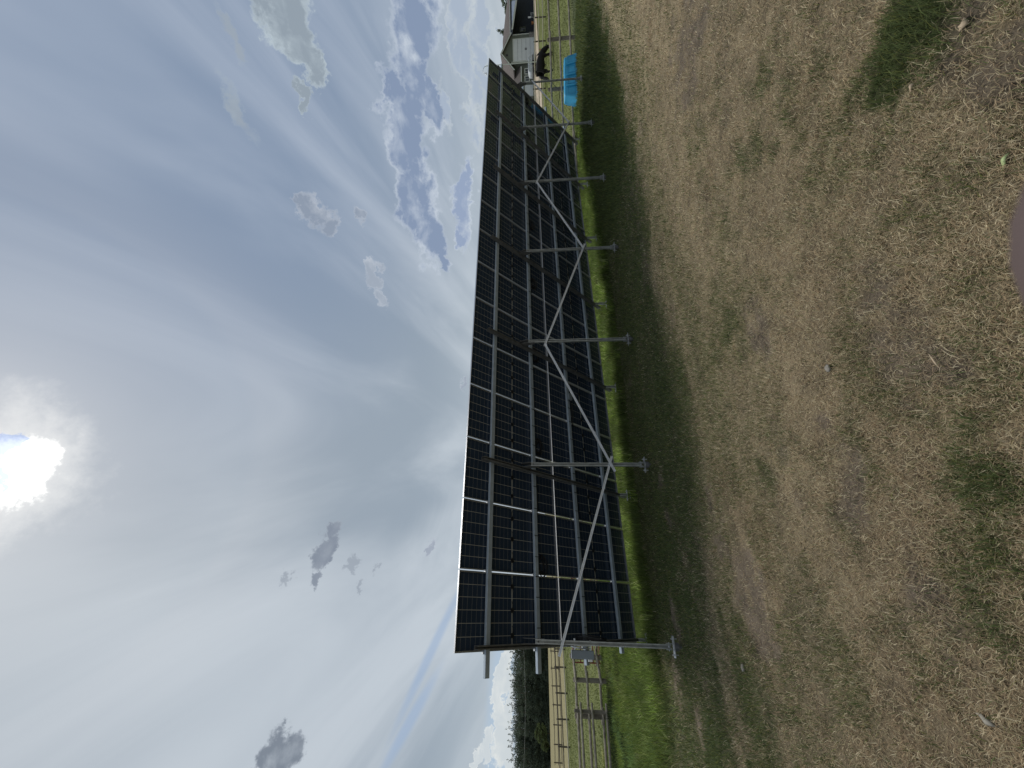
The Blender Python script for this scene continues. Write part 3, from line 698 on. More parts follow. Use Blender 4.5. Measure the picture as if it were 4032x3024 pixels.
# picture row (2212 scale) of each tree in the left wood, with its top
wood = [(1398,1104,0),(1412,1100,2),(1424,1103,0),(1436,1098,1),(1448,1096,1),(1461,1101,0),(1473,1095,2),(1487,1099,0),(1500,1103,1),(1513,1101,2),(1527,1098,0),(1541,1100,1),(1553,1103,2),(1566,1100,4),(1579,1097,1),(1592,1101,3),(1606,1100,0),(1620,1097,2),(1634,1101,2),(1648,1094,0),]
words = ['first','second','third','fourth','fifth','sixth','seventh','eighth','ninth','tenth','eleventh','twelfth','thirteenth','fourteenth','fifteenth','sixteenth','seventeenth','eighteenth','nineteenth','twentieth','twenty-first']
order = sorted(range(len(wood)), key=lambda i: -wood[i][0]); rank = {k: n_ for n_, k in enumerate(order)}
for i, (py, top, kd) in enumerate(wood):
    py2 = py*1.8228; d = 150+random.uniform(0,10); p = at(2163, py2, d)
    zt = at(top*1.8228, py2, d).z; hgt = zt-gz(p.x,p.y)
    kd = kd%3 if i not in (5,11,17) else kd; pr = (con+bro)[kd]; base_h = (13,12,14,11.5,12.5)[kd]
    kind = 'conifer' if kd < 3 else 'broadleaf_tree'
    lab = ('dark pointed conifer' if kd < 3 else 'dark rounded broadleaf') + ' in the far wood, ' + words[rank[i]] + ' tree up from the photo\'s bottom edge'
    plant_tree(pr, kind, p.x, p.y, (1.0 if kd<3 else 1.05, hgt/base_h*random.uniform(.93,1.04)), random.uniform(0,6.28), lab, 'tree', 'trees of the far wood')
# understorey so that no sky shows between the trunks: a far mass, uncountable
bl = []
for k in range(400):
    p = at(2163, random.uniform(1350,1700)*1.8228, random.uniform(156,170)); z0 = gz(p.x,p.y)
    hh = random.uniform(-.8,13.0); bl.append((p.x,p.y,z0+hh,2.4,2.4,2.0))
V_, c_ = leaf_cloud(bl, 130000, .22, (.082,.104,.074)); me = leaf_mesh('woodland_understorey', V_, c_); o = bpy.data.objects.new('woodland_understorey', me); COL.objects.link(o)
tag(o, 'dense dark undergrowth and branches filling the far wood', 'undergrowth', kind='stuff')
p = at(2166, 1585*1.8228, 140); plant_tree(bush, 'bush', p.x, p.y, (1.0,1.0), 1.0, 'lighter green rounded bush at the foot of the far wood', 'bush', None)
p = at(2166, 1612*1.8228, 141); plant_tree(bush, 'bush', p.x, p.y, (.7,.62), 2.0, 'smaller pale bush left of the light green bush below the wood', 'bush', None)
# trees behind the house
tr = broad_proto(10, 3.4, 21, (.08,.11,.05), 5000, .16)
for X, Y, d, s, lab in [(1958,112,75,.22,'small tree top showing above the middle of the house roof ridge'),(1972,-8,80,.85,'green tree rising behind the house roof at the photo\'s top edge'),(1912,-62,52,.34,'nearer tree whose twigs just enter the photo\'s top edge beyond the house')]:
    p = at(2103, Y, d); zt = at(X, Y, d).z; hgt = zt-gz(p.x,p.y)
    plant_tree(tr, 'broadleaf_tree', p.x, p.y, (s,hgt/10), random.uniform(0,6), lab, 'tree', None)
# overhead wire in front of the wood
wa = at(2043, 2300, 110); wb = at(2056, 3150, 100); sp_ = wb-wa
pp = [sp_*t - Vector((0,0,1.2*math.sin(math.pi*t))) for t in [k/16 for k in range(17)]]
o = MB().tube(pp, .022, 5).build('overhead_wire', M['wire']); o.location = wa; tag(o, 'thin grey overhead wire strung across the front of the far wood', 'wire')

# ------------------------------------------------------------------ house
K = 58/FPX
def hxy(X, Y): return ((208-Y)*K, (2103-X)*K)
ho = at(2103, 208, 58); rz = math.atan2(Rv.y, Rv.x); ho.z -= .05
hse = empty('house', ho, rz); tag(hse, 'green-grey house with brown shingle roof, white garage doors and dark covered porch on the rise', 'house')
def hb2(name, m, *boxes, parent=hse):
    b = MB()
    for q in boxes: b.box(*q)
    return b.build(name, m, parent)
hb2('wall', M['siding'], (-1.07,2.72,0,7,-.6,3.05)); 
MB().prof([(-1.07,3.05),(2.72,3.05),(2.62,3.25),(0,4.62),(-1.07,4.0)], (0,.0,0), (0,.3,0), (1,0,0), (0,0,1)).build('gable_wall', M['siding'], hse)
# cross gable roof slabs with fascia
def slab(pts, th=.14):
    b = MB(); n = len(pts); b.v = [tuple(p) for p in pts]+[(p[0],p[1],p[2]-th) for p in pts]
    b.f = [tuple(range(n)), tuple(range(n,2*n))[::-1]]+[(k,(k+1)%n,n+(k+1)%n,n+k) for k in range(n)]; return b
rf = slab([(0,-.35,4.80),(2.80,-.35,3.36),(2.80,3.2,3.36),(0,3.2,4.80)]); rf2 = slab([(0,-.35,4.80),(0,3.2,4.80),(-2.42,3.2,3.02),(-2.42,-.35,3.02)])
rf.add(rf2.v, rf2.f); roof = rf.build('gable_roof', M['shingle'], hse)
fa = MB()
for (x0,z0,x1,z1) in ((0,4.74,2.82,3.29),(0,4.74,-2.44,2.95)):
    fa.add([(x0,-.40,z0),(x1,-.40,z1),(x1,-.40,z1-.17),(x0,-.40,z0-.17),(x0,-.355,z0),(x1,-.355,z1),(x1,-.355,z1-.17),(x0,-.355,z0-.17)], [(0,1,2,3),(4,5,6,7),(0,1,5,4),(2,3,7,6),(0,3,7,4),(1,2,6,5)])
fa.build('fascia', M['trim'], roof)
mr_ = slab([(2.4,.0,3.42),(9.5,.0,3.42),(8.3,2.2,4.15),(4.87,3.4,4.80),(0,3.4,4.80),(0,3.0,4.76)]); mr_.build('main_roof', M['shingle'], hse)
back = slab([(0,3.4,4.80),(4.87,3.4,4.80),(9.5,6.8,3.4),(-8,6.8,3.4),(-8,3.4,4.3)]); back.build('rear_roof', M['shingle'], hse)
hb2('gutter', M['trim'], (2.82,9.5,-.10,.0,3.33,3.43))
hb2('soffit', M['soffit'], (2.75,9.5,.02,.6,3.12,3.30))
hb2('main_wall', M['darkwall'], (2.73,9.5,1.6,6.6,-.6,3.12))
pr_ = slab([(2.75,.0,3.14),(9.6,.0,3.14),(9.6,-1.4,1.85),(2.80,-1.0,3.06)], .05); pr_.build('porch_roof', M['metalroof'], hse)
f2 = MB(); f2.add([(2.72,-1.06,3.12),(9.6,-1.46,1.93),(9.6,-1.46,1.70),(2.72,-1.06,2.90),(2.72,-1.0,3.12),(9.6,-1.4,1.93),(9.6,-1.4,1.70),(2.72,-1.0,2.90)], [(0,1,2,3),(4,5,6,7),(0,1,5,4),(2,3,7,6),(0,3,7,4),(1,2,6,5)])
f2.build('porch_fascia', M['trim'], hse)
hb2('corner_trim', M['trim'], (2.70,2.80,-.07,.02,.72,3.05),(-1.16,-1.06,-.07,.02,0,3.3))
lat = MB().box(6.88,6.93,-1.38,-1.30,0,1.85); lat.box(7.24,7.30,-1.38,-1.30,0,1.85)
for k in range(6): lat.box(6.93,7.24,-1.37,-1.31,.60+.22*k,.68+.22*k)
lat.box(7.01,7.16,-1.36,-1.32,.6,1.8); lat.build('porch_post', M['white'], hse)
gd = MB().box(-.97,2.10,-.05,.01,0,2.95)
gdo = gd.build('garage_door', M['door'], hse)
sm = MB()
for k in range(1,5): sm.box(-.95,2.08,-.056,-.051,.59*k-.012,.59*k+.012)
sm.build('door_seams', M['soffit'], gdo)
hb2('door_trim', M['trim'], (-1.05,-.97,-.08,.0,0,3.05),(2.10,2.18,-.08,.0,0,3.05),(-.97,2.10,-.08,.0,2.95,3.05))
hb2('sign', M['soffit'], (.50,.60,-.065,-.057,1.05,1.35),(.66,.76,-.065,-.057,1.05,1.35))
hb2('stone_base', M['stone'], (2.18,2.90,-.10,-.02,-.3,.72),(-2.25,-1.07,.38,.50,-.3,.74))
hb2('vent', M['soffit'], (-.12,.12,-.03,.0,3.75,4.05))
# left wing
hb2('wing_wall', M['siding'], (-9,-1.07,.5,6.5,-.6,2.0))
wr = slab([(-1.6,.15,2.02),(-1.6,3.4,4.3),(-9.2,3.4,4.3),(-9.2,.15,2.02)]); wro = wr.build('wing_roof', M['shingle'], hse)
MB().box(-9.2,-1.7,.08,.15,1.84,1.98).build('gutter', M['trim'], wro)
for x0,x1,z0,z1 in ((-2.62,-1.74,.72,1.48),(-3.68,-2.80,.72,1.48)):
    wn = hb2('window', M['trim'], (x0,x0+.12,.42,.5,z0,z1),(x1-.12,x1,.42,.5,z0,z1),(x0+.12,x1-.12,.42,.5,z0,z0+.12),(x0+.12,x1-.12,.42,.5,z1-.12,z1),((x0+x1)/2-.02,(x0+x1)/2+.02,.44,.49,z0+.12,z1-.12))
    hb2('pane', M['glass'], (x0+.12,x1-.12,.46,.49,z0+.12,z1-.12), parent=wn)
hb2('garage_door', M['door'], (-5.75,-4.15,.42,.5,0,1.45)); hb2('garage_door', M['door'], (-8.1,-6.25,.42,.5,0,1.45))
hb2('stone_base', M['stone'], (-6.2,-5.78,.38,.49,-.3,.8))
# porch window, door and things on the porch
wn = hb2('window', M['siding'], (4.45,4.55,1.52,1.6,1.25,2.1),(5.05,5.15,1.52,1.6,1.25,2.1),(4.55,5.05,1.52,1.6,1.25,1.35),(4.55,5.05,1.52,1.6,2.0,2.1)); hb2('pane', M['glass'], (4.55,5.05,1.56,1.59,1.35,2.0), parent=wn)
hb2('door', M['soffit'], (3.05,3.75,1.54,1.6,0,1.55)); hb2('door_frame', M['siding'], (2.95,3.05,1.5,1.6,0,1.65),(3.75,3.85,1.5,1.6,0,1.65),(3.05,3.75,1.5,1.6,1.55,1.65))
hb2('porch_floor', M['stone'], (2.73,9.5,-1.5,1.6,-.6,-.02))
def hworld(x, y, z=0): return Matrix.Translation(ho)@Matrix.Rotation(rz,4,'Z')@Vector((x,y,z))
# white chair on the porch
e = empty('patio_chair', hworld(5.35,.0,-.02), rz+.5); tag(e, 'small white chair standing in the dark porch', 'chair')
MB().box(-.24,.24,-.22,.22,.40,.44).build('seat', M['white'], e); MB().box(-.24,.24,.20,.24,.44,.85).build('backrest', M['white'], e)
for sx in (-.21,.21):
    for sy in (-.19,.19): MB().tube([(sx,sy,0),(sx,sy,.40)], .018, 6).build('leg', M['white'], e)
o = loft([[(r_*math.cos(q),r_*math.sin(q),z) for q in [2*math.pi*k/14 for k in range(14)]] for r_,z in ((.12,0),(.20,.28),(.22,.30),(.22,.34),(.18,.35))], True, True).build('plant_pot', M['orange']); o.location = hworld(4.05,-.2,-.02)
tag(o, 'orange clay pot on the porch beside the dark door', 'pot')
# red garden tractor
tp = hworld(7.15,-2.6); tp.z = gz(tp.x,tp.y); e = empty('garden_tractor', tp, rz+.35); tag(e, 'red garden tractor parked at the porch post by the photo\'s top edge', 'tractor')
o = MB().box(-.75,-.05,-.25,.25,.42,.78).build('hood', M['red'], e); bevel(o,.06,3)
o = MB().box(-.05,.75,-.42,.42,.40,.52).build('fender', M['red'], e); bevel(o,.04,2)
o = MB().box(.25,.62,-.22,.22,.52,.62).build('seat', M['black'], e); MB().box(.58,.68,-.22,.22,.60,.98).build('backrest', M['black'], e)
for sx, r_ in ((-.55,.20),(.50,.32)):
    for sy in (-.42,.42): MB().tube([(sx,sy-.09,r_),(sx,sy+.09,r_)], r_, 18).build('wheel', M['black'], e)
MB().tube([(-.05,0,.7),(.12,0,.95)], .02, 6).build('steering_column', M['black'], e)
MB().tube([(.12+.03*math.cos(q),.17*math.sin(q),.95+.16*math.cos(q)) for q in [2*math.pi*k/16 for k in range(17)]], .015, 6).build('steering_wheel', M['black'], e)
# covered trailer by the wing
tp = hworld(-3.35,-1.8); tp.z = gz(tp.x,tp.y)+.02; e = empty('covered_trailer', tp, rz); tag(e, 'low silver-grey covered trailer parked below the two house windows', 'trailer')
prf = [(-1.2,.34),(1.2,.34),(1.22,.62),(1.10,.86),(.8,.97),(-.7,.99),(-1.08,.88),(-1.22,.60)]
o = MB().prof([(a_,b_) for a_,b_ in prf], (0,-.6,0), (0,.6,0), (1,0,0), (0,0,1)).build('tarp_cover', M['silver'], e); bevel(o,.08,3)
MB().box(-1.25,1.25,-.62,.62,.24,.335).build('bed', M['soffit'], e)
for sy in (-.7,.7): MB().tube([(.1,sy-.07,.24),(.1,sy+.07,.24)], .25, 18).build('wheel', M['black'], e)
MB().tube([(1.25,0,.28),(2.0,0,.26)], .03, 8).build('drawbar', M['galv'], e)
# pole lamp
lp = at(2109, 243, 50); lp.z = gz(lp.x, lp.y); e = empty('pole_lamp', lp, rz); tag(e, 'tall thin grey pole lamp with a curved arm in front of the garage corner', 'lamp')
hh = at(1912, 243, 50).z-lp.z
MB().tube([(0,0,-.2),(0,0,hh*.5),(0,0,hh)], [.055,.05,.04], 10).build('pole', M['trim'], e)
MB().tube([(0,0,hh),(-.10,0,hh+.25),(-.35,0,hh+.40),(-.65,0,hh+.42),(-.85,0,hh+.30),(-.92,0,hh+.15)], .028, 8).build('arm', M['galv'], e, smooth=True)
MB().tube([(-.92,0,hh+.17),(-.93,0,hh+.05),(-.93,0,hh-.02)], [.04,.11,.13], 12).build('lamp_head', M['galv'], e)
# little red marker stake
sp2 = at(2112, 196, 44); sp2.z = gz(sp2.x, sp2.y); o = MB().tube([(0,0,-.1),(0,0,.75)], .02, 6)
o.box(-.06,.10,-.01,.01,.55,.74); o = o.build('marker_stake', M['red']); o.location = sp2; tag(o, 'small red marker stake in front of the large garage door', 'stake')
# gravel drive in front of the house, following the slope
dv = MB(); nx, ny = 60, 8
for j in range(ny+1):
    for i in range(nx+1):
        q = at(2103, 430-470*i/nx, 53.2+4.4*j/ny); dv.v.append((q.x, q.y, gz(q.x,q.y)+.05))
for j in range(ny):
    for i in range(nx):
        a_ = j*(nx+1)+i; dv.f.append((a_,a_+1,a_+nx+2,a_+nx+1))
o = dv.build('driveway', M['gravel'], smooth=True); tag(o, kind='structure')

# ------------------------------------------------------------------ small things lying on the lawn
def flat_leaf(name, m, X, Y, L_, W_, rzz, label, cat, curl=.02):
    p = onground(X, Y); b = MB(); n = 8
    for k in range(n+1):
        t = k/n; ww = W_*math.sin(math.pi*min(.98,max(.04,t)))**.7; zz = curl*.5*math.sin(t*5)+.016
        b.v += [((t-.5)*L_, -ww/2, zz), ((t-.5)*L_, ww*.1, zz+curl*.25), ((t-.5)*L_, ww/2, zz)]
    for k in range(n):
        for q in (0,1): a_ = k*3+q; b.f.append((a_,a_+1,a_+4,a_+3))
    o = b.build(name, m, smooth=True); sl = o.modifiers.new('thick','SOLIDIFY'); sl.thickness = .0015
    o.location = (p.x,p.y,gz(p.x,p.y)); o.rotation_euler.z = rzz; tag(o, label, cat); return o
flat_leaf('leaf', M['leafgreen'], 3982, 635, .060, .020, rad(115), 'pale yellow-green leaf lying on the dry lawn by the fingertip', 'leaf')
flat_leaf('leaf', M['leafdry'], 3812, 95, .06, .045, .6, 'tan dry leaf in the green tussock near the photo\'s top right corner', 'leaf')
flat_leaf('leaf', M['leafdry'], 3610, 345, .045, .025, 1.6, 'brown curled leaf at the edge of the green tussock', 'leaf')
flat_leaf('plastic_scrap', M['paper'], 3905, 2835, .09, .028, rad(70), 'crumpled pale scrap on the turf near the photo\'s bottom right corner', 'litter')
flat_leaf('straw_stalk', M['leafdry'], 3765, 500, .07, .007, rad(60), 'single pale straw stalk lying between the fingertip and the green tussock', 'straw', .004)
flat_leaf('straw_stalk', M['leafdry'], 3700, 1420, .09, .008, rad(10), 'pale straw stalk lying in the middle of the dry lawn', 'straw', .004)
def stone(X, Y, s, label):
    p = onground(X, Y); rn = random.Random(X); vs = []; b = MB()
    for i in range(5):
        for k in range(9):
            ph = math.pi*(i+.5)/5; q = 2*math.pi*k/9; r_ = s*rn.uniform(.8,1.15); vs.append((r_*math.sin(ph)*math.cos(q)*1.3, r_*math.sin(ph)*math.sin(q), r_*math.cos(ph)*.55+.3*s))
    b.v = vs
    for i in range(4):
        for k in range(9): b.f.append((i*9+k, i*9+(k+1)%9, (i+1)*9+(k+1)%9, (i+1)*9+k))
    b.f += [tuple(range(9)), tuple(36+k for k in range(9))[::-1]]
    o = b.build('stone', M['rock'], smooth=True); o.location = (p.x,p.y,gz(p.x,p.y)+.01); tag(o, label, 'stone')
stone(2445, 2720, .05, 'small pale stone in the green grass beyond the near end of the array')
stone(2936, 2630, .03, 'small white stone in the turf beside the nearest post')
stone(3280, 1450, .022, 'pebble lying in the reddish dry patch of lawn')

# ------------------------------------------------------------------ photographer's hand, one fingertip in front of the lens edge
hand = empty('hand', CAM)
CM = Matrix(((Rv.x,Uv.x,-Fv.x,0),(Rv.y,Uv.y,-Fv.y,0),(Rv.z,Uv.z,-Fv.z,0),(0,0,0,1)))
hand.matrix_basis = Matrix.Translation(CAM)@CM
tag(hand, 'out-of-focus pinkish fingertip at the photo\'s right edge, over the dry lawn', 'hand')
hv = [(.055,-.150,.050),(.045,-.125,.040),(.040,-.100,.028)]; he = [(0,1),(1,2)]; hr = [(.026,.020),(.036,.017),(.038,.014)]
def fin(root, pts, rs):
    prev = root
    for p_, r_ in zip(pts, rs): hv.append(p_); hr.append(r_); he.append((prev,len(hv)-1)); prev = len(hv)-1
fin(2, [(.022,-.086,.012),(.016,-.066,-.012),(.010,-.0500,-.025),(.0056,-.0396,-.031)], [.0105,.0120,.0140,.0130])
fin(2, [(.040,-.082,.010),(.040,-.070,-.016),(.034,-.088,-.030),(.030,-.100,-.022)], [.0098,.009,.0085,.007])
fin(2, [(.058,-.086,.012),(.060,-.078,-.014),(.054,-.098,-.026),(.050,-.108,-.016)], [.0095,.0088,.008,.007])
fin(2, [(.072,-.096,.016),(.076,-.090,-.006),(.070,-.106,-.016),(.066,-.114,-.008)], [.0085,.0078,.0072,.006])
fin(1, [(.012,-.118,.045),(-.004,-.100,.040),(-.010,-.082,.034)], [.012,.0105,.009])
fin(0, [(.075,-.20,.07),(.10,-.26,.09)], [(.026,.020),(.032,.027)])
skin_obj('hand_skin', hv, he, hr, M['skin'], hand, 2, 0)

# ------------------------------------------------------------------ sky
SUNP = ray(-270, 1790).normalized()
SEL = math.asin(SUNP.z); SAZ = math.atan2(SUNP.x, SUNP.y)
wd = bpy.data.worlds.new('World'); sc.world = wd; wd.use_nodes = True
nt = wd.node_tree; N = nt.nodes; L = nt.links; N.clear()
def nd(t, **kw):
    n = N.new(t)
    for k, v in kw.items(): setattr(n, k, v)
    return n
def setin(n, i, v):
    if v is None: return
    if hasattr(v, 'links'): L.new(v, n.inputs[i])
    else: n.inputs[i].default_value = v
def mt(op, a, b=None, c=None, clamp=False):
    n = nd('ShaderNodeMath', operation=op); n.use_clamp = clamp
    for i, v in enumerate((a,b,c)): setin(n, i, v)
    return n.outputs[0]
def vm(op, a, b=None, out=0):
    n = nd('ShaderNodeVectorMath', operation=op); setin(n,0,a); setin(n,1,b); return n.outputs[out]
def rng_(v, a, b, c=0., d=1., smooth=True):
    n = nd('ShaderNodeMapRange'); n.interpolation_type = 'SMOOTHSTEP' if smooth else 'LINEAR'
    for i, x in enumerate((v,a,b,c,d)): setin(n, i, x)
    return n.outputs[0]
def mixc(f, a, b):
    n = nd('ShaderNodeMix', data_type='RGBA'); setin(n,0,f)
    for i, x in ((6,a),(7,b)):
        if isinstance(x, tuple): n.inputs[i].default_value = (*x,1)
        else: L.new(x, n.inputs[i])
    return n.outputs[2]
def noise(vec, scale, detail=6, rough=.55, dist=0.):
    n = nd('ShaderNodeTexNoise'); L.new(vec, n.inputs['Vector']); n.inputs['Scale'].default_value = scale; n.inputs['Detail'].default_value = detail
    n.inputs['Roughness'].default_value = rough; n.inputs['Distortion'].default_value = dist; return n.outputs[0]
tc = nd('ShaderNodeTexCoord'); dirv = tc.outputs['Generated']
sep = nd('ShaderNodeSeparateXYZ'); L.new(dirv, sep.inputs[0]); dz = mt('MAXIMUM', sep.outputs[2], 0.0)
# high cloud sheet: streaks in a plane overhead, running towards azimuth AX
AX = rad(21); A_ = (math.sin(AX), math.cos(AX), 0); B_ = (math.cos(AX), -math.sin(AX), 0)
inv = mt('DIVIDE', 1.0, mt('ADD', dz, .17))
pa = mt('MULTIPLY', vm('DOT_PRODUCT', dirv, A_, 1), inv); pb = mt('MULTIPLY', vm('DOT_PRODUCT', dirv, B_, 1), inv)
cmb = nd('ShaderNodeCombineXYZ'); L.new(mt('MULTIPLY',pa,.26), cmb.inputs[0]); L.new(pb, cmb.inputs[1]); pl = cmb.outputs[0]
s1 = noise(pl, .95, 3, .5, .9); s2 = noise(pl, 2.6, 5, .55, .7)
sheet = mt('ADD', mt('MULTIPLY', s1, .68), mt('MULTIPLY', s2, .32))
st = rng_(sheet, .38, .62)
sunc = vm('DOT_PRODUCT', dirv, tuple(SUNP), 1); ang = mt('ARCCOSINE', mt('MINIMUM', sunc, .99999))      # angle from the sun
right = vm('DOT_PRODUCT', dirv, tuple(ray(0,0).normalized()), 1)
blueR = rng_(right, .62, 1.0)                            # bluer towards the upper right
shade = mixc(st, (.305,.365,.425), (.555,.610,.660))
shade = mixc(mt('MULTIPLY', blueR, .78), shade, mixc(st, (.175,.250,.385), (.37,.44,.56)))
hz = rng_(dz, .02, .30, 1., 0.)
shade = mixc(mt('MULTIPLY', hz, .6), shade, (.60,.66,.71))
shade = mixc(mt('MULTIPLY', mt('POWER', 2.71828, mt('MULTIPLY', ang, -1/rad(10))), .75), shade, (.74,.77,.78))
ring = mt('MULTIPLY', rng_(ang, rad(21.5), rad(23.5)), rng_(ang, rad(23.5), rad(33), 1., 0.))
shade = mixc(mt('MULTIPLY', ring, .06), shade, (.70,.70,.72))
# low blue gap above the left horizon
wn_ = nd('ShaderNodeTexNoise'); L.new(dirv, wn_.inputs['Vector']); wn_.inputs['Scale'].default_value = 13; wn_.inputs['Detail'].default_value = 9; wn_.inputs['Roughness'].default_value = .66
wsc = nd('ShaderNodeVectorMath', operation='MULTIPLY_ADD'); L.new(wn_.outputs['Color'], wsc.inputs[0]); wsc.inputs[1].default_value = (.15,.15,.11); L.new(vm('ADD', dirv, (-.075,-.075,-.055)), wsc.inputs[2])
dwarp = wsc.outputs[0]; SRC = [dirv]
def near(px, py, a, b, rot=0.):
    """elliptical distance to a direction; a, b in 2212-scale pixels"""
    c = ray(px*1.8228, py*1.8228).normalized(); up = Vector((0,0,1)); r_ = c.cross(up).normalized(); u_ = r_.cross(c)
    q = rad(rot); r2 = r_*math.cos(q)+u_*math.sin(q); u2 = -r_*math.sin(q)+u_*math.cos(q)
    m_ = Matrix((r2,u2,-c)).transposed(); m = nd('ShaderNodeMapping', vector_type='TEXTURE'); L.new(SRC[0], m.inputs[0])
    k = 1/math.hypot(889.7, math.hypot(px-1106, py-829.5)); 
    m.inputs['Rotation'].default_value = m_.to_euler(); m.inputs['Scale'].default_value = (a*k, b*k, 1000.)
    return vm('LENGTH', m.outputs[0], None, 1)
def field(lst):
    f = None
    for q in lst:
        d_ = near(*q); f = d_ if f is None else mt('MINIMUM', f, d_)
    return f
gapf = rng_(field([(935,1400,210,14,-22),(885,1560,150,17,-26)]), .25, 1.0, 1., 0.)
shade = mixc(mt('MULTIPLY', gapf, .5), shade, (.27,.40,.62))
lowb = rng_(field([(1080,1580,330,42,0)]), .4, 1.0, 1., 0.)
shade = mixc(mt('MULTIPLY', lowb, .8), shade, (.42,.54,.68))
nsq = nd('ShaderNodeMapping'); L.new(dirv, nsq.inputs[0]); nsq.inputs['Scale'].default_value = (1,1,1.7)
cn1 = noise(nsq.outputs[0], 11, 10, .60, .25); cn2 = noise(nsq.outputs[0], 24, 7, .6); cn3 = noise(nsq.outputs[0], 5, 5, .55)
cn = mt('ADD', mt('MULTIPLY', cn1, .7), mt('MULTIPLY', cn2, .3))
# relief: the same noise sampled a little towards the light gives each billow a lit and a dark side
shf = nd('ShaderNodeVectorMath', operation='ADD'); L.new(nsq.outputs[0], shf.inputs[0]); shf.inputs[1].default_value = tuple((SUNP*.020)+Vector((0,0,.022)))
rel = mt('SUBTRACT', noise(nsq.outputs[0], 13, 8, .58, .3), noise(shf.outputs[0], 13, 8, .58, .3))
def cloud(lst, k, colT, colE, base, soft=.22, amp=1.5, opac=1.):
    f = mt('ADD', mt('MULTIPLY', mt('SUBTRACT', 1.0, field(lst)), 1.5), mt('MULTIPLY', mt('SUBTRACT', cn, .5), amp*2.6))
    m = mt('MULTIPLY', rng_(f, k, k+soft*1.9), opac)
    th = mt('ADD', rng_(f, k, k+.75, 0., 1.), mt('MULTIPLY', rel, -2.4), clamp=True)
    return mixc(m, base, mixc(th, colE, colT))
# horizontal in the upright photo = picture y; near(px, py, half-width along horizon, half-height)
SRC[0] = dwarp
big = [(905,60,100,66),(885,180,110,56),(872,300,100,50),(893,420,95,50),(925,515,75,46),(935,240,60,30),(840,185,55,34),(955,560,28,20),(860,240,60,50),(905,360,60,50)]
c = cloud(big, .15, (.235,.300,.430), (.56,.62,.70), shade, .22, 1.1)
c = cloud([(1000,430,100,28),(1010,370,50,14),(990,500,40,12)], .18, (.30,.37,.52), (.58,.64,.71), c, .2, 1.0)
c = cloud([(1010,120,240,26),(985,60,120,22),(1040,40,150,22),(1050,230,120,12),(960,230,60,14)], .22, (.40,.47,.58), (.68,.72,.72), c, .35, 1.3, .85)
c = cloud([(610,20,85,62),(640,80,65,50),(668,130,55,32),(655,210,45,16)], .12, (.30,.355,.40), (.52,.60,.64), c, .2, 1.0, .95)
c = cloud([(510,230,100,24),(500,90,60,16)], .2, (.36,.41,.45), (.46,.54,.58), c, .5, 1.0, .65)
c = cloud([(685,460,48,28),(710,495,28,24),(770,470,34,10),(665,440,22,16)], .15, (.27,.32,.40), (.52,.56,.62), c, .3, 1.0, .95)
c = cloud([(815,585,40,17),(820,640,38,13)], .15, (.36,.41,.48), (.58,.62,.68), c, .3, 1.0, .85)
c = cloud([(700,1190,55,22,-38),(672,1252,22,14,0),(730,1150,30,18,-30)], .15, (.215,.25,.305), (.33,.37,.42), c, .3, .9, .95)
c = cloud([(765,1220,26,13,-30),(808,1228,14,8),(775,1275,30,8),(620,1240,18,8)], .2, (.30,.34,.39), (.38,.42,.47), c, .4, 1.0, .7)
c = cloud([(928,1180,38,12),(1000,825,20,8)], .12, (.34,.38,.45), (.56,.60,.66), c, .3, .8, .9)
c = cloud([(600,1655,60,48),(630,1630,50,30),(575,1670,50,30)], .15, (.19,.22,.26), (.50,.55,.60), c, .18, .9, .95)
c = cloud([(1085,1470,65,13),(1075,1530,55,17),(1082,1590,70,24),(1050,1640,38,14),(1102,1560,260,12),(1098,1440,60,12),(1030,1658,30,10)], .16, (.62,.67,.70), (.80,.82,.80), c, .2, .7)
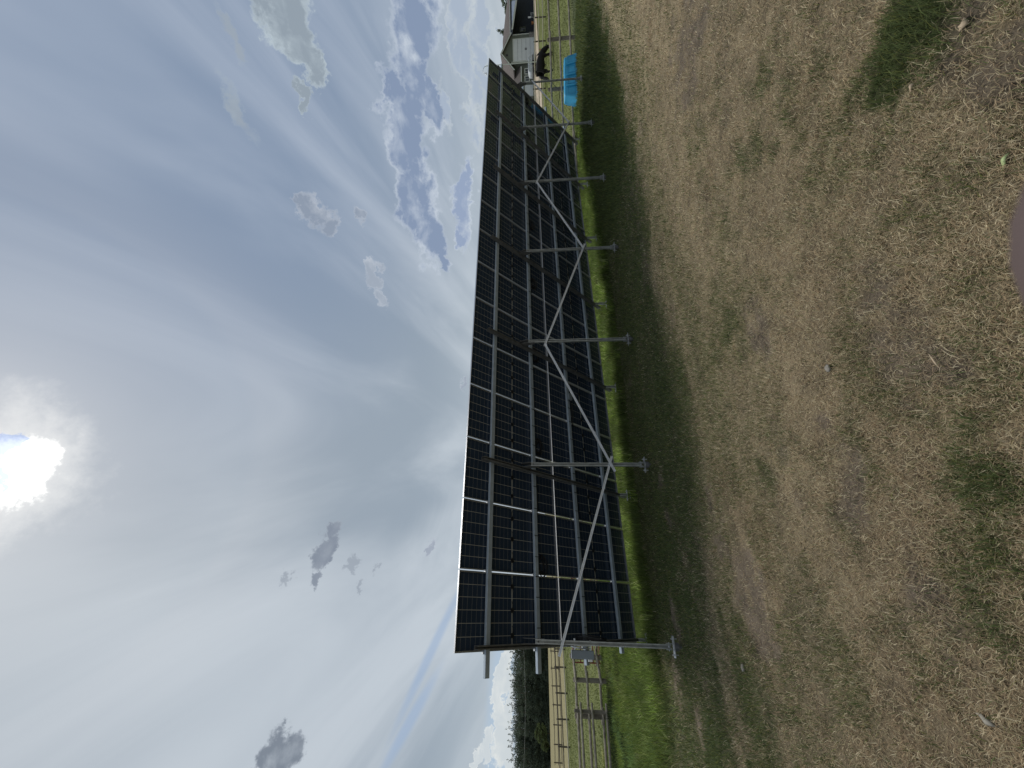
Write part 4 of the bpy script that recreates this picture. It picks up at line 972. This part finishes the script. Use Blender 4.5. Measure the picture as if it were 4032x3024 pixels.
# thick dark cloud just above the frame and the bright break round the sun
brk = mt('SUBTRACT', 1.0, field([(48,1005,78,74),(10,1010,95,60)])); brk = mt('ADD', brk, mt('MULTIPLY', mt('SUBTRACT', cn, .5), 1.3))
glow = rng_(brk, .02, .55)
c = mixc(mt('MULTIPLY', rng_(brk, -1.1, .25), .65), c, (.85,.87,.87))
c = mixc(glow, c, (2.2,2.2,2.1))
bp_ = rng_(mt('ADD', mt('SUBTRACT', 1.0, field([(8,955,40,26),(0,1020,30,12)])), mt('MULTIPLY', mt('SUBTRACT', cn2, .5), 2.2)), .1, .4)
c = mixc(mt('MULTIPLY', bp_, .7), c, (.25,.42,.80))
sky = nd('ShaderNodeTexSky'); sky.sky_type = 'NISHITA'; sky.sun_disc = False; sky.sun_elevation = SEL; sky.sun_rotation = SAZ; sky.air_density = 1.0; sky.dust_density = 1.5
bgs = nd('ShaderNodeBackground'); L.new(sky.outputs[0], bgs.inputs[0]); bgs.inputs[1].default_value = .09
bgc = nd('ShaderNodeBackground'); L.new(c, bgc.inputs[0]); bgc.inputs[1].default_value = 1.0
mxs = nd('ShaderNodeMixShader'); mxs.inputs[0].default_value = .90
L.new(bgs.outputs[0], mxs.inputs[1]); L.new(bgc.outputs[0], mxs.inputs[2])
wo = nd('ShaderNodeOutputWorld'); L.new(mxs.outputs[0], wo.inputs['Surface'])
wd.cycles.sampling_method = 'MANUAL'; wd.cycles.sample_map_resolution = 512

sl = bpy.data.lights.new('sun', 'SUN'); sl.energy = 2.5; sl.angle = rad(24); sl.color = (1,.96,.90)
so = bpy.data.objects.new('sun', sl); COL.objects.link(so); so.rotation_euler = SUNP.to_track_quat('Z','Y').to_euler(); so.location = (0,0,30)

# ------------------------------------------------------------------ camera (held sideways, so world up points to picture left)
cd = bpy.data.cameras.new('camera'); cd.sensor_width = 36; cd.sensor_fit = 'HORIZONTAL'; cd.lens = 36*FPX/4032
cd.clip_start = .004; cd.clip_end = 9000
cd.dof.use_dof = True; cd.dof.focus_distance = 8; cd.dof.aperture_fstop = 20
co = bpy.data.objects.new('camera', cd); COL.objects.link(co)
cx_, cy_, cz_ = -Uv, Rv, -Fv
co.matrix_world = Matrix(((cx_.x,cy_.x,cz_.x,CAM.x),(cx_.y,cy_.y,cz_.y,CAM.y),(cx_.z,cy_.z,cz_.z,CAM.z),(0,0,0,1)))
sc.camera = co
sc.view_settings.view_transform = 'Standard'; sc.view_settings.look = 'None'; sc.view_settings.exposure = 0; sc.view_settings.gamma = 1
